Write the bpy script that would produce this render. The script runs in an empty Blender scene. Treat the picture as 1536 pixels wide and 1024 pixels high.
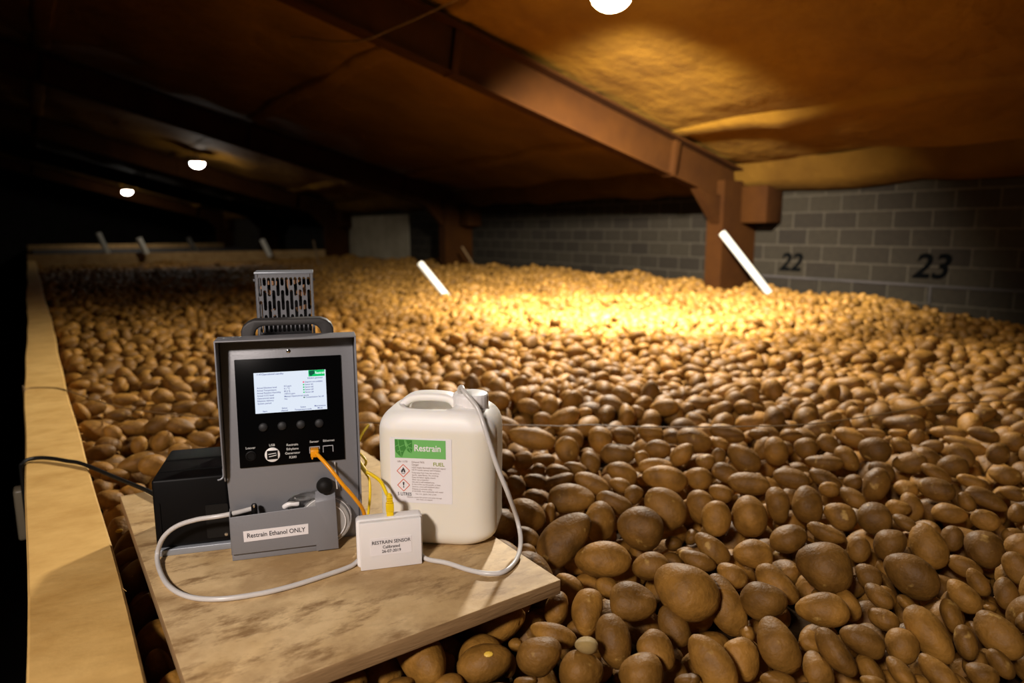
import bpy, bmesh, math, random
import numpy as np
from mathutils import Vector, Matrix
from math import sin, cos, tan, pi, radians, sqrt, atan2

random.seed(7)
rng = np.random.default_rng(11)
S = bpy.context.scene
COL = S.collection

# ------------------------------------------------------------------ camera
# X = across the store, Y = along the store, Z = up (0 = crest of the potatoes)
F = 1024.0
CAM = np.array([0.0, 0.0, 0.55])
YAW, PITCH = radians(35.0), radians(9.2)
FW = np.array([sin(YAW) * cos(PITCH), cos(YAW) * cos(PITCH), -sin(PITCH)])
RT = np.array([cos(YAW), -sin(YAW), 0.0])
UP = np.cross(RT, FW)
cam_d = bpy.data.cameras.new('camera')
cam = bpy.data.objects.new('camera', cam_d)
COL.objects.link(cam)
cam_d.sensor_width = 36.0
cam_d.lens = 24.0
cam_d.clip_start = 0.02
cam_d.clip_end = 200
cam.matrix_world = Matrix(((RT[0], UP[0], -FW[0], CAM[0]), (RT[1], UP[1], -FW[1], CAM[1]),
                           (RT[2], UP[2], -FW[2], CAM[2]), (0, 0, 0, 1)))
cam_d.dof.use_dof = True
cam_d.dof.focus_distance = 1.02
cam_d.dof.aperture_fstop = 3.2
S.camera = cam
S.view_settings.view_transform = 'Standard'
S.view_settings.look = 'None'
S.view_settings.gamma = 1
S.view_settings.use_curve_mapping = False
S.view_settings.exposure = 0.0

LAMP_1 = 85.0      # emission of the near ceiling lamp's diffuser
LAMP_FAR = 110.0     # the two far ones
LAMP_FRONT = 4.0    # the work lamp behind the photographer


def spot(name, loc, target, watts, col, angle, blend, radius):
    l = bpy.data.lights.new(name, 'SPOT')
    l.energy = watts
    l.color = col
    l.spot_size = radians(angle)
    l.spot_blend = blend
    l.shadow_soft_size = radius
    o = bpy.data.objects.new(name, l)
    COL.objects.link(o)
    o.location = loc
    o.rotation_euler = (Vector(target) - Vector(loc)).to_track_quat('-Z', 'Y').to_euler()
    return o


# the near ceiling lamp throws most of its light down the heap; the work lamp lights the machine
spot('ceiling_lamp_beam', (2.45, 2.65, 1.57), (3.95, 4.05, 0.0), 2800, (1.0, 0.98, 0.92), 104, 1.0, 0.07)
spot('ceiling_lamp_spread', (2.45, 2.65, 1.57), (2.1, 2.5, 0.0), 680, (1.0, 0.94, 0.82), 151, 1.0, 0.07)
spot('work_lamp_beam', (-1.15, -0.35, 1.44), (0.50, 0.9, 0.1), 262, (1.0, 0.885, 0.815), 80, 1.0, 0.13)

w = bpy.data.worlds.new('store_air')
S.world = w
w.use_nodes = True
w.node_tree.nodes['Background'].inputs[0].default_value = (0.9, 0.75, 0.6, 1)
w.node_tree.nodes['Background'].inputs[1].default_value = 0.0005


def ray(x, y):
    return FW + RT * (x - 768) / F + UP * (512 - y) / F


def at(x, y, z):                     # point of the level z seen at a photo position
    d = ray(x, y)
    return CAM + d * (z - CAM[2]) / d[2]


def atY(x, y, Y):
    d = ray(x, y)
    return CAM + d * Y / d[1]


def pd(x, y, dep):                   # point at a given depth
    return CAM + ray(x, y) * dep


def proj(P):
    q = np.asarray(P) - CAM
    z = q @ FW
    return 768 + F * (q @ RT) / z, 512 - F * (q @ UP) / z, z


# ------------------------------------------------------------------ materials
MATS = {}


def mat(name, col, rough=0.5, metal=0.0, var=None, vscale=10.0, vfac=1.0, bump=0.0, bscale=60.0, stretch=(1, 1, 1),
        coords='Object', spec=0.5, **kw):
    m = bpy.data.materials.new(name)
    m.use_nodes = True
    nt = m.node_tree
    b = nt.nodes['Principled BSDF']
    b.inputs['Base Color'].default_value = (*col, 1)
    b.inputs['Roughness'].default_value = rough
    b.inputs['Metallic'].default_value = metal
    b.inputs['Specular IOR Level'].default_value = spec
    for k, v in kw.items():
        b.inputs[k.replace('_', ' ')].default_value = v
    if var or bump:
        tc = nt.nodes.new('ShaderNodeTexCoord')
        mp = nt.nodes.new('ShaderNodeMapping')
        mp.inputs['Scale'].default_value = stretch
        nt.links.new(tc.outputs[coords], mp.inputs[0])
    if var:
        n = nt.nodes.new('ShaderNodeTexNoise')
        n.inputs['Scale'].default_value = vscale
        n.inputs['Detail'].default_value = 6
        n.inputs['Roughness'].default_value = 0.6
        nt.links.new(mp.outputs[0], n.inputs['Vector'])
        r = nt.nodes.new('ShaderNodeValToRGB')
        r.color_ramp.elements[0].position = 0.5 - 0.22 / vfac
        r.color_ramp.elements[1].position = 0.5 + 0.22 / vfac
        r.color_ramp.elements[0].color = (*var, 1)
        r.color_ramp.elements[1].color = (*col, 1)
        nt.links.new(n.outputs[0], r.inputs[0])
        nt.links.new(r.outputs[0], b.inputs['Base Color'])
    if bump:
        n2 = nt.nodes.new('ShaderNodeTexNoise')
        n2.inputs['Scale'].default_value = bscale
        n2.inputs['Detail'].default_value = 5
        nt.links.new(mp.outputs[0], n2.inputs['Vector'])
        bp = nt.nodes.new('ShaderNodeBump')
        bp.inputs['Strength'].default_value = 1.0
        bp.inputs['Distance'].default_value = bump
        nt.links.new(n2.outputs[0], bp.inputs['Height'])
        nt.links.new(bp.outputs[0], b.inputs['Normal'])
    MATS[name] = m
    return m


def emis(name, col, strength):
    m = bpy.data.materials.new(name)
    m.use_nodes = True
    b = m.node_tree.nodes['Principled BSDF']
    b.inputs['Base Color'].default_value = (*[c * 0.04 for c in col], 1)
    b.inputs['Emission Color'].default_value = (*col, 1)
    b.inputs['Emission Strength'].default_value = strength
    b.inputs['Roughness'].default_value = 0.3
    return m


WARM = (1.0, 0.84, 0.60)
M_lamp1 = emis('lamp_diffuser_near', WARM, LAMP_1)
M_lampf = emis('lamp_diffuser_far', (1.0, 0.95, 0.86), LAMP_FAR)
M_work = emis('work_lamp_diffuser', (1.0, 0.82, 0.66), LAMP_FRONT)
M_lcd = emis('lit_screen', (0.80, 0.88, 1.0), 0.90)
M_lcdg = emis('screen_green', (0.0, 0.55, 0.13), 1.0)
M_lcdr = emis('screen_red', (0.9, 0.1, 0.2), 1.0)
M_lcdt = emis('screen_text', (0.07, 0.09, 0.30), 1.0)
M_lcdw = emis('screen_white', (0.85, 0.95, 1.0), 1.0)
M_lcdd = emis('screen_dark', (0.0, 0.10, 0.05), 1.0)

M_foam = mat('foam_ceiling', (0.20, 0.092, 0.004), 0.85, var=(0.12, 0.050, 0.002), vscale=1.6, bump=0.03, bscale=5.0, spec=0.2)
M_foamshade = mat('shaded_foam_eaves', (0.10, 0.045, 0.004), 0.9, var=(0.06, 0.025, 0.002), vscale=2.5, bump=0.02, bscale=7, spec=0.1)  # same foam as the ceiling, with the shade at the eaves put into its colour
M_beam = mat('painted_steel_beam', (0.040, 0.0125, 0.0010), 0.85, var=(0.024, 0.007, 0.0006), vscale=3.0, bump=0.004, bscale=20, spec=0.08)
M_plank = mat('pale_timber', (0.72, 0.45, 0.15), 0.7, var=(0.50, 0.28, 0.075), vscale=9, stretch=(1.0, 1.5, 1), bump=0.003, bscale=16, spec=0.25)
M_part = mat('dark_timber', (0.40, 0.25, 0.10), 0.8, var=(0.25, 0.14, 0.05), vscale=8, bump=0.003, bscale=20, spec=0.2)
M_concrete = mat('dark_concrete', (0.05, 0.04, 0.035), 0.9, var=(0.03, 0.025, 0.02), vscale=4, bump=0.01, bscale=12, spec=0.2)  # dark concrete for floors, plain walls and the ledge
M_grey = mat('grey_painted_steel', (0.222, 0.222, 0.235), 0.42, metal=0.15, bump=0.0002, bscale=300)
M_dgrey = mat('dark_grey_steel', (0.17, 0.17, 0.18), 0.45, metal=0.2, bump=0.0002, bscale=300)
M_lgrey = mat('pale_grey_steel', (0.30, 0.32, 0.35), 0.38, metal=0.3)
M_black = mat('black_plastic', (0.0035, 0.003, 0.003), 0.5, spec=0.15)
M_gloss = mat('gloss_black_panel', (0.0020, 0.0020, 0.0022), 0.25, spec=0.04)
M_rubber = mat('black_rubber', (0.008, 0.007, 0.006), 0.6, spec=0.2)
M_handle = mat('charcoal_plastic', (0.03, 0.026, 0.024), 0.55)
M_button = mat('grey_rubber_button', (0.013, 0.013, 0.014), 0.6)
M_chrome = mat('bright_metal', (0.75, 0.74, 0.72), 0.2, metal=1.0)
M_white = mat('white_plastic', (0.83, 0.80, 0.78), 0.38, Subsurface_Weight=0.15, Subsurface_Radius=(0.01, 0.008, 0.006))
M_port = mat('port_metal', (0.55, 0.55, 0.58), 0.35, metal=0.2)
M_paper = mat('white_label_paper', (0.84, 0.80, 0.80), 0.5)
M_ink = mat('black_ink', (0.03, 0.025, 0.03), 0.6)
M_inkb = mat('brown_grey_ink', (0.38, 0.30, 0.28), 0.6)
M_pale = mat('white_print', (0.62, 0.62, 0.60), 0.6)
M_green = mat('label_green', (0.17, 0.50, 0.13), 0.5)
M_leaf = mat('leaf_dark_green', (0.045, 0.24, 0.035), 0.5)
M_olive = mat('olive_ink', (0.30, 0.36, 0.02), 0.5)
M_red = mat('hazard_red', (0.72, 0.14, 0.06), 0.5)
M_yel = mat('yellow_cable_sheath', (0.88, 0.60, 0.005), 0.38)
M_ora = mat('orange_cable_sheath', (0.85, 0.33, 0.003), 0.38)
M_tube = mat('milky_tubing', (0.62, 0.59, 0.56), 0.28, Subsurface_Weight=0.4, Subsurface_Radius=(0.01, 0.01, 0.01))
M_wire = mat('brown_wire', (0.17, 0.10, 0.04), 0.5)
M_pipe = mat('white_pipe_plastic', (0.62, 0.58, 0.48), 0.4)
M_copper = mat('inner_copper', (0.55, 0.30, 0.16), 0.35, metal=0.8)
M_soil = mat('dark_soil', (0.03, 0.016, 0.006), 0.95, bump=0.005, bscale=60, spec=0.05)
M_paint = mat('black_wall_paint', (0.002, 0.002, 0.002), 1.0, spec=0.0)


def glass(name, tint, rough):
    m = bpy.data.materials.new(name)
    m.use_nodes = True
    b = m.node_tree.nodes['Principled BSDF']
    b.inputs['Base Color'].default_value = (*tint, 1)
    b.inputs['Transmission Weight'].default_value = 1.0
    b.inputs['Roughness'].default_value = rough
    b.inputs['IOR'].default_value = 1.4
    return m


M_bowl = mat('cloudy_clear_bowl', (0.62, 0.60, 0.57), 0.12, Alpha=0.5)
M_sleeve = mat('dusty_clear_plastic', (0.30, 0.25, 0.17), 0.3, Alpha=0.6)
M_glass = glass('clear_plastic', (0.93, 0.92, 0.90), 0.06)


def can_material():
    m = mat('milky_can_plastic', (0.86, 0.83, 0.79), 0.46, Subsurface_Weight=0.6, Subsurface_Radius=(0.05, 0.045, 0.035))
    nt = m.node_tree
    b = nt.nodes['Principled BSDF']
    tc = nt.nodes.new('ShaderNodeTexCoord')
    sp = nt.nodes.new('ShaderNodeSeparateXYZ')
    nt.links.new(tc.outputs['Object'], sp.inputs[0])
    r = nt.nodes.new('ShaderNodeValToRGB')     # the liquid inside shows through up to its level
    r.color_ramp.elements[0].position = 0.190
    r.color_ramp.elements[1].position = 0.196
    r.color_ramp.elements[0].color = (0.84, 0.79, 0.68, 1)
    r.color_ramp.elements[1].color = (0.93, 0.89, 0.84, 1)
    nt.links.new(sp.outputs[2], r.inputs[0])
    nt.links.new(r.outputs[0], b.inputs['Base Color'])
    return m


M_can = can_material()


def block_material():
    m = mat('grey_block_wall', (0.10, 0.085, 0.06), 0.9, spec=0.15)
    nt = m.node_tree
    b = nt.nodes['Principled BSDF']
    tc = nt.nodes.new('ShaderNodeTexCoord')
    sp = nt.nodes.new('ShaderNodeSeparateXYZ')
    cb = nt.nodes.new('ShaderNodeCombineXYZ')
    nt.links.new(tc.outputs['Object'], sp.inputs[0])
    nt.links.new(sp.outputs[1], cb.inputs[0])
    nt.links.new(sp.outputs[2], cb.inputs[1])
    br = nt.nodes.new('ShaderNodeTexBrick')
    br.inputs['Scale'].default_value = 1.0
    br.inputs['Brick Width'].default_value = 0.29
    br.inputs['Row Height'].default_value = 0.142
    br.inputs['Mortar Size'].default_value = 0.008
    br.inputs['Mortar Smooth'].default_value = 0.3
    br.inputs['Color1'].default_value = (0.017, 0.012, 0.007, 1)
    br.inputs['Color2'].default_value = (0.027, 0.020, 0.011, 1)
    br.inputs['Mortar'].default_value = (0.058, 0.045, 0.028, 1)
    nt.links.new(cb.outputs[0], br.inputs['Vector'])
    n = nt.nodes.new('ShaderNodeTexNoise')
    n.inputs['Scale'].default_value = 25
    n.inputs['Detail'].default_value = 4
    nt.links.new(tc.outputs['Object'], n.inputs['Vector'])
    mx = nt.nodes.new('ShaderNodeMixRGB')
    mx.blend_type = 'MULTIPLY'
    mx.inputs[0].default_value = 0.5
    nt.links.new(br.outputs[0], mx.inputs[1])
    nt.links.new(n.outputs[0], mx.inputs[2])
    nt.links.new(mx.outputs[0], b.inputs['Base Color'])
    bp = nt.nodes.new('ShaderNodeBump')
    bp.inputs['Distance'].default_value = 0.01
    bp.invert = True
    nt.links.new(br.outputs['Fac'], bp.inputs['Height'])
    nt.links.new(bp.outputs[0], b.inputs['Normal'])
    return m


M_block = block_material()


def board_material():
    m = mat('stained_plywood', (0.60, 0.42, 0.22), 0.62, spec=0.3)
    nt = m.node_tree
    b = nt.nodes['Principled BSDF']
    tc = nt.nodes.new('ShaderNodeTexCoord')

    def noise(scale, detail, stretch, rough=0.6):
        mp = nt.nodes.new('ShaderNodeMapping')
        mp.inputs['Scale'].default_value = stretch
        mp.inputs['Rotation'].default_value = (0, 0, 0.3)
        nt.links.new(tc.outputs['Object'], mp.inputs[0])
        n = nt.nodes.new('ShaderNodeTexNoise')
        n.inputs['Scale'].default_value = scale
        n.inputs['Detail'].default_value = detail
        n.inputs['Roughness'].default_value = rough
        nt.links.new(mp.outputs[0], n.inputs['Vector'])
        return n

    def ramp(src, p0, p1, c0, c1):
        r = nt.nodes.new('ShaderNodeValToRGB')
        r.color_ramp.elements[0].position = p0
        r.color_ramp.elements[1].position = p1
        r.color_ramp.elements[0].color = (*c0, 1)
        r.color_ramp.elements[1].color = (*c1, 1)
        nt.links.new(src, r.inputs[0])
        return r

    base = ramp(noise(7, 6, (1, 1, 1)).outputs[0], 0.38, 0.62, (0.52, 0.34, 0.15), (0.70, 0.50, 0.26))
    mud = ramp(noise(11, 9, (1.0, 2.4, 1), 0.72).outputs[0], 0.51, 0.64, (0, 0, 0), (1, 1, 1))
    mx = nt.nodes.new('ShaderNodeMixRGB')
    mx.inputs[2].default_value = (0.22, 0.12, 0.045, 1)
    ml = nt.nodes.new('ShaderNodeMath')
    ml.operation = 'MULTIPLY'
    ml.inputs[1].default_value = 0.85
    nt.links.new(mud.outputs[0], ml.inputs[0])
    nt.links.new(ml.outputs[0], mx.inputs[0])
    nt.links.new(base.outputs[0], mx.inputs[1])
    nt.links.new(mx.outputs[0], b.inputs['Base Color'])
    big = ramp(noise(4.5, 7, (1.0, 1.5, 1), 0.65).outputs[0], 0.48, 0.62, (0, 0, 0), (0.6, 0.6, 0.6))
    mx3 = nt.nodes.new('ShaderNodeMixRGB')
    mx3.inputs[2].default_value = (0.27, 0.155, 0.06, 1)
    nt.links.new(big.outputs[0], mx3.inputs[0])
    nt.links.new(mx.outputs[0], mx3.inputs[1])
    nt.links.new(mx3.outputs[0], b.inputs['Base Color'])
    bp = nt.nodes.new('ShaderNodeBump')
    bp.inputs['Distance'].default_value = 0.001
    nt.links.new(noise(60, 5, (1, 1, 1)).outputs[0], bp.inputs['Height'])
    nt.links.new(bp.outputs[0], b.inputs['Normal'])
    return m


M_board = board_material()
M_boardedge = mat('plywood_edge', (0.36, 0.22, 0.10), 0.8, var=(0.24, 0.14, 0.06), vscale=12, stretch=(1, 1, 8), bump=0.001, bscale=40, spec=0.2)


def potato_material(name, kind):
    m = bpy.data.materials.new(name)
    m.use_nodes = True
    nt = m.node_tree
    b = nt.nodes['Principled BSDF']
    at_ = nt.nodes.new('ShaderNodeAttribute')
    at_.attribute_type = kind
    at_.attribute_name = 'tint'
    geo = nt.nodes.new('ShaderNodeNewGeometry')
    n = nt.nodes.new('ShaderNodeTexNoise')
    n.inputs['Scale'].default_value = 28
    n.inputs['Detail'].default_value = 5
    n.inputs['Roughness'].default_value = 0.6
    nt.links.new(geo.outputs['Position'], n.inputs['Vector'])
    r = nt.nodes.new('ShaderNodeValToRGB')
    r.color_ramp.elements[0].position = 0.30
    r.color_ramp.elements[1].position = 0.74
    r.color_ramp.elements[0].color = (0.125, 0.058, 0.008, 1)
    r.color_ramp.elements[1].color = (0.30, 0.148, 0.026, 1)
    nt.links.new(n.outputs[0], r.inputs[0])
    # per potato tone
    r2 = nt.nodes.new('ShaderNodeValToRGB')
    r2.color_ramp.elements[0].color = (0.66, 0.62, 0.58, 1)
    r2.color_ramp.elements[1].color = (1.30, 1.26, 1.20, 1)
    nt.links.new(at_.outputs['Fac'], r2.inputs[0])
    mx = nt.nodes.new('ShaderNodeMixRGB')
    mx.blend_type = 'MULTIPLY'
    mx.inputs[0].default_value = 1
    nt.links.new(r.outputs[0], mx.inputs[1])
    nt.links.new(r2.outputs[0], mx.inputs[2])
    # rubbed patches where the yellow skin shows through the dust
    n3 = nt.nodes.new('ShaderNodeTexNoise')
    n3.inputs['Scale'].default_value = 40
    n3.inputs['Detail'].default_value = 3
    nt.links.new(geo.outputs['Position'], n3.inputs['Vector'])
    r3 = nt.nodes.new('ShaderNodeValToRGB')
    r3.color_ramp.elements[0].position = 0.66
    r3.color_ramp.elements[1].position = 0.76
    nt.links.new(n3.outputs[0], r3.inputs[0])
    mm = nt.nodes.new('ShaderNodeMath')
    mm.operation = 'MULTIPLY'
    mm.inputs[1].default_value = 0.7
    nt.links.new(r3.outputs[0], mm.inputs[0])
    mx2 = nt.nodes.new('ShaderNodeMixRGB')
    mx2.inputs[2].default_value = (0.52, 0.32, 0.085, 1)
    nt.links.new(mm.outputs[0], mx2.inputs[0])
    nt.links.new(mx.outputs[0], mx2.inputs[1])
    nt.links.new(mx2.outputs[0], b.inputs['Base Color'])
    b.inputs['Roughness'].default_value = 0.58
    b.inputs['Specular IOR Level'].default_value = 0.25
    n4 = nt.nodes.new('ShaderNodeTexNoise')
    n4.inputs['Scale'].default_value = 160
    n4.inputs['Detail'].default_value = 4
    nt.links.new(geo.outputs['Position'], n4.inputs['Vector'])
    bp = nt.nodes.new('ShaderNodeBump')
    bp.inputs['Distance'].default_value = 0.0014
    nt.links.new(n4.outputs[0], bp.inputs['Height'])
    nt.links.new(bp.outputs[0], b.inputs['Normal'])
    return m


M_pot = potato_material('dusty_potato_skin', 'OBJECT')
M_pots = potato_material('dusty_potato_skin_mass', 'GEOMETRY')
M_potpale = mat('pale_potato_skin', (0.62, 0.44, 0.17), 0.5, var=(0.42, 0.27, 0.08), vscale=25, bump=0.001, bscale=90)
M_chip = mat('bared_yellow_flesh', (0.75, 0.48, 0.06), 0.45)


# ------------------------------------------------------------------ mesh helpers
class MB:
    def __init__(s):
        s.v, s.f = [], []

    def add(s, V, Fs, M=None):
        n = len(s.v)
        for p in V:
            p = Vector(p)
            if M is not None:
                p = M @ p
            s.v.append(tuple(p))
        for f in Fs:
            s.f.append(tuple(i + n for i in f))
        return s

    def box(s, x0, x1, y0, y1, z0, z1, M=None):
        V = [(x0, y0, z0), (x1, y0, z0), (x1, y1, z0), (x0, y1, z0), (x0, y0, z1), (x1, y0, z1), (x1, y1, z1), (x0, y1, z1)]
        return s.add(V, [(3, 2, 1, 0), (4, 5, 6, 7), (0, 1, 5, 4), (1, 2, 6, 5), (2, 3, 7, 6), (3, 0, 4, 7)], M)

    def prism(s, poly, a0, a1, axis='y', M=None):
        # poly in (x, z) extruded along y, or (y, z) along x, or (x, y) along z
        n = len(poly)
        V = []
        for a in (a0, a1):
            for p, q in poly:
                V.append({'y': (p, a, q), 'x': (a, p, q), 'z': (p, q, a)}[axis])
        Fs = [tuple(range(n)), tuple(reversed(range(n, 2 * n)))]
        for i in range(n):
            j = (i + 1) % n
            Fs.append((i, i + n, j + n, j))
        return s.add(V, Fs, M)

    def tube(s, pts, r, seg=10, cap=True, M=None):
        pts = [Vector(p) for p in pts]
        n = len(pts)
        rr = r if hasattr(r, '__len__') else [r] * n
        T = []
        for i in range(n):
            t = pts[min(i + 1, n - 1)] - pts[max(i - 1, 0)]
            T.append(t.normalized() if t.length > 1e-9 else Vector((0, 0, 1)))
        a = Vector((0, 0, 1)) if abs(T[0].z) < 0.9 else Vector((1, 0, 0))
        nrm = (a - T[0] * a.dot(T[0])).normalized()
        V, Fs = [], []
        for i in range(n):
            nrm = (nrm - T[i] * nrm.dot(T[i]))
            if nrm.length < 1e-6:
                nrm = T[i].orthogonal()
            nrm.normalize()
            bn = T[i].cross(nrm)
            for k in range(seg):
                t = 2 * pi * k / seg
                V.append(pts[i] + (nrm * cos(t) + bn * sin(t)) * rr[i])
        for i in range(n - 1):
            for k in range(seg):
                k2 = (k + 1) % seg
                Fs.append((i * seg + k, i * seg + k2, (i + 1) * seg + k2, (i + 1) * seg + k))
        if cap:
            Fs.append(tuple(reversed(range(seg))))
            Fs.append(tuple(range((n - 1) * seg, n * seg)))
        return s.add(V, Fs, M)

    def lathe(s, prof, seg=32, M=None):
        V, Fs = [], []
        for r, z in prof:
            for k in range(seg):
                t = 2 * pi * k / seg
                V.append((r * cos(t), r * sin(t), z))
        for i in range(len(prof) - 1):
            for k in range(seg):
                k2 = (k + 1) % seg
                Fs.append((i * seg + k, i * seg + k2, (i + 1) * seg + k2, (i + 1) * seg + k))
        Fs.append(tuple(reversed(range(seg))))
        Fs.append(tuple(range((len(prof) - 1) * seg, len(prof) * seg)))
        return s.add(V, Fs, M)

    def build(s, name, m, parent=None, smooth=False, bevel=0.0, bseg=2, angle=40):
        me = bpy.data.meshes.new(name)
        me.from_pydata(s.v, [], s.f)
        bm = bmesh.new()
        bm.from_mesh(me)
        bmesh.ops.recalc_face_normals(bm, faces=bm.faces)
        bm.to_mesh(me)
        bm.free()
        ms = m if isinstance(m, (list, tuple)) else [m]
        for q in ms:
            me.materials.append(q)
        o = bpy.data.objects.new(name, me)
        COL.objects.link(o)
        if parent is not None:
            o.parent = parent
        if bevel:
            bv = o.modifiers.new('b', 'BEVEL')
            bv.width = bevel
            bv.segments = bseg
            bv.limit_method = 'ANGLE'
            bv.angle_limit = radians(30)
            bv.harden_normals = False
        if smooth or bevel:
            for p in me.polygons:
                p.use_smooth = True
            me.set_sharp_from_angle(angle=radians(angle)) if not bevel else None
        return o


def tag(o, label=None, cat=None, group=None, kind=None):
    if label:
        o['label'] = label
    if cat:
        o['category'] = cat
    if group:
        o['group'] = group
    if kind:
        o['kind'] = kind
    return o


def empty(name, loc, rz=0.0):
    o = bpy.data.objects.new(name, None)
    COL.objects.link(o)
    o.location = loc
    o.rotation_euler = (0, 0, rz)
    o.empty_display_size = 0.05
    return o


def bez(pts, n=12):
    """smooth path through points (Catmull-Rom)"""
    P = [Vector(p) for p in pts]
    P = [P[0] * 2 - P[1]] + P + [P[-1] * 2 - P[-2]]
    out = []
    for i in range(1, len(P) - 2):
        a, b, c, d = P[i - 1:i + 3]
        for k in range(n):
            t = k / n
            out.append(0.5 * ((2 * b) + (c - a) * t + (2 * a - 5 * b + 4 * c - d) * t * t + (3 * b - a - 3 * c + d) * t ** 3))
    out.append(P[-2])
    return out


def rrect(x0, x1, z0, z1, r, n=6):
    out = []
    for cx, cz, a in ((x1 - r, z1 - r, 0), (x0 + r, z1 - r, 90), (x0 + r, z0 + r, 180), (x1 - r, z0 + r, 270)):
        for k in range(n + 1):
            t = radians(a + 90 * k / n)
            out.append((cx + r * cos(t), cz + r * sin(t)))
    return out


def lettering(name, lines, m, parent, y, bold=0.0, loc=None):
    """lines: (text, x, z, size, align); one flat mesh facing local -y"""
    V, Fs = [], []
    for ln in lines:
        txt, x, z, size, al = ln[:5]
        sx = ln[5] if len(ln) > 5 else 1.0
        cu = bpy.data.curves.new('t', 'FONT')
        cu.body = txt
        cu.size = size
        cu.align_x = al
        cu.align_y = 'CENTER'
        cu.offset = bold * size
        cu.resolution_u = 3
        to = bpy.data.objects.new('t', cu)
        me = bpy.data.meshes.new_from_object(to)
        n = len(V)
        for v in me.vertices:
            V.append((x + v.co.x * sx, y, z + v.co.y))
        for p in me.polygons:
            Fs.append(tuple(i + n for i in p.vertices))
        bpy.data.objects.remove(to)
        bpy.data.meshes.remove(me)
        bpy.data.curves.remove(cu)
    me = bpy.data.meshes.new(name)
    me.from_pydata(V, [], Fs)
    me.materials.append(m)
    o = bpy.data.objects.new(name, me)
    COL.objects.link(o)
    o.parent = parent
    return o


# ------------------------------------------------------------------ the building
WX = 5.6                                     # face of the block wall
FR = [-0.95, 4.1, 9.15, 14.2, 19.25, 24.3]   # frame positions along Y


def soffit(x):
    return 1.59 + 0.26 * (2.25 - x)


def ceil_z(x):
    return soffit(x) + 0.36


def struct(o):
    o['kind'] = 'structure'
    return o


struct(MB().box(-3.2, 6.0, -5, 30, -1.9, -1.8).build('floor', M_concrete))
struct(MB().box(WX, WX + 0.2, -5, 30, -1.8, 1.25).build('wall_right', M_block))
wr = bpy.data.objects['wall_right']
struct(MB().box(-3.2, -3.0, -5, 30, -1.8, 3.4).build('wall_left', M_concrete))
struct(MB().box(-3.2, 6.0, 29.8, 30, -1.8, 3.6).build('wall_far', M_concrete))
struct(MB().box(-3.2, 6.0, -5.2, -5.0, -1.8, 3.6).build('wall_near', M_concrete))
# the rest of the wall furniture: a dark string course with posts
o = MB().box(WX - 0.012, WX, -4, 4.0, 0.128, 0.146).build('ledge', M_concrete, wr)
o = MB().box(WX - 0.010, WX, 2.42, 2.44, 0.0, 0.128).build('wall_joint', M_concrete, wr)


MB().box(WX - 0.010, WX, 11.2, 14.0, 0.02, 0.84).build('lamplit_patch', mat('lamplit_wall', (0.30, 0.25, 0.17), 0.9, var=(0.2, 0.16, 0.1), vscale=3, spec=0.1), wr)  # the second lamp's light on the blocks, painted as a paler panel

# painted numbers on the blocks, read from inside the store
def wall_number(txt, Y, z, size):
    cu = bpy.data.curves.new('t', 'FONT')
    cu.body = txt
    cu.size = size
    cu.align_x = 'CENTER'
    cu.align_y = 'CENTER'
    cu.offset = 0.006
    cu.shear = 0.25
    to = bpy.data.objects.new('t', cu)
    me = bpy.data.meshes.new_from_object(to)
    for v in me.vertices:
        x, yy = v.co.x, v.co.y
        v.co = (WX - 0.003, Y - x, z + yy)
    bpy.data.objects.remove(to)
    me.materials.append(M_paint)
    me.name = 'painted_number'
    q = bpy.data.objects.new('painted_number', me)
    COL.objects.link(q)
    q.parent = wr
    q['label'] = 'dark hand-painted number %s' % txt


wall_number('22', 3.63, 0.265, 0.22)
wall_number('23', 2.45, 0.275, 0.26)

# foam ceiling: bumpy sheet rising from the eaves to the ridge, with thickness
nx, ny = 90, 260
xs = np.linspace(-3.1, 5.75, nx)
ys = np.linspace(-5, 30, ny)
PUR = [5.48, 4.5, 2.38, 0.28, -1.8]


def ceil_pt(x, y):
    z = ceil_z(x)
    b = 0.018 * sin(3.1 * x + 1.3 * y) * sin(2.3 * y + 0.7) + 0.012 * sin(7.3 * x - 2 * y) + 0.010 * sin(5.1 * y + 2.2 * x)
    return z + b


V = [(x, y, ceil_pt(x, y)) for y in ys for x in xs]
Fs = [(j * nx + i, j * nx + i + 1, (j + 1) * nx + i + 1, (j + 1) * nx + i) for j in range(ny - 1) for i in range(nx - 1)]
Vt = [(x, y, ceil_z(x) + 0.1) for x, y in ((xs[0], -5), (xs[-1], -5), (xs[-1], 30), (xs[0], 30))]
mb = MB().add(V, Fs)
o = mb.build('ceiling', M_foam, smooth=True)
struct(o)
sm = o.modifiers.new('s', 'SOLIDIFY')
sm.thickness = 0.08
sm.offset = 1 if o.data.polygons[0].normal.z > 0 else -1
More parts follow.
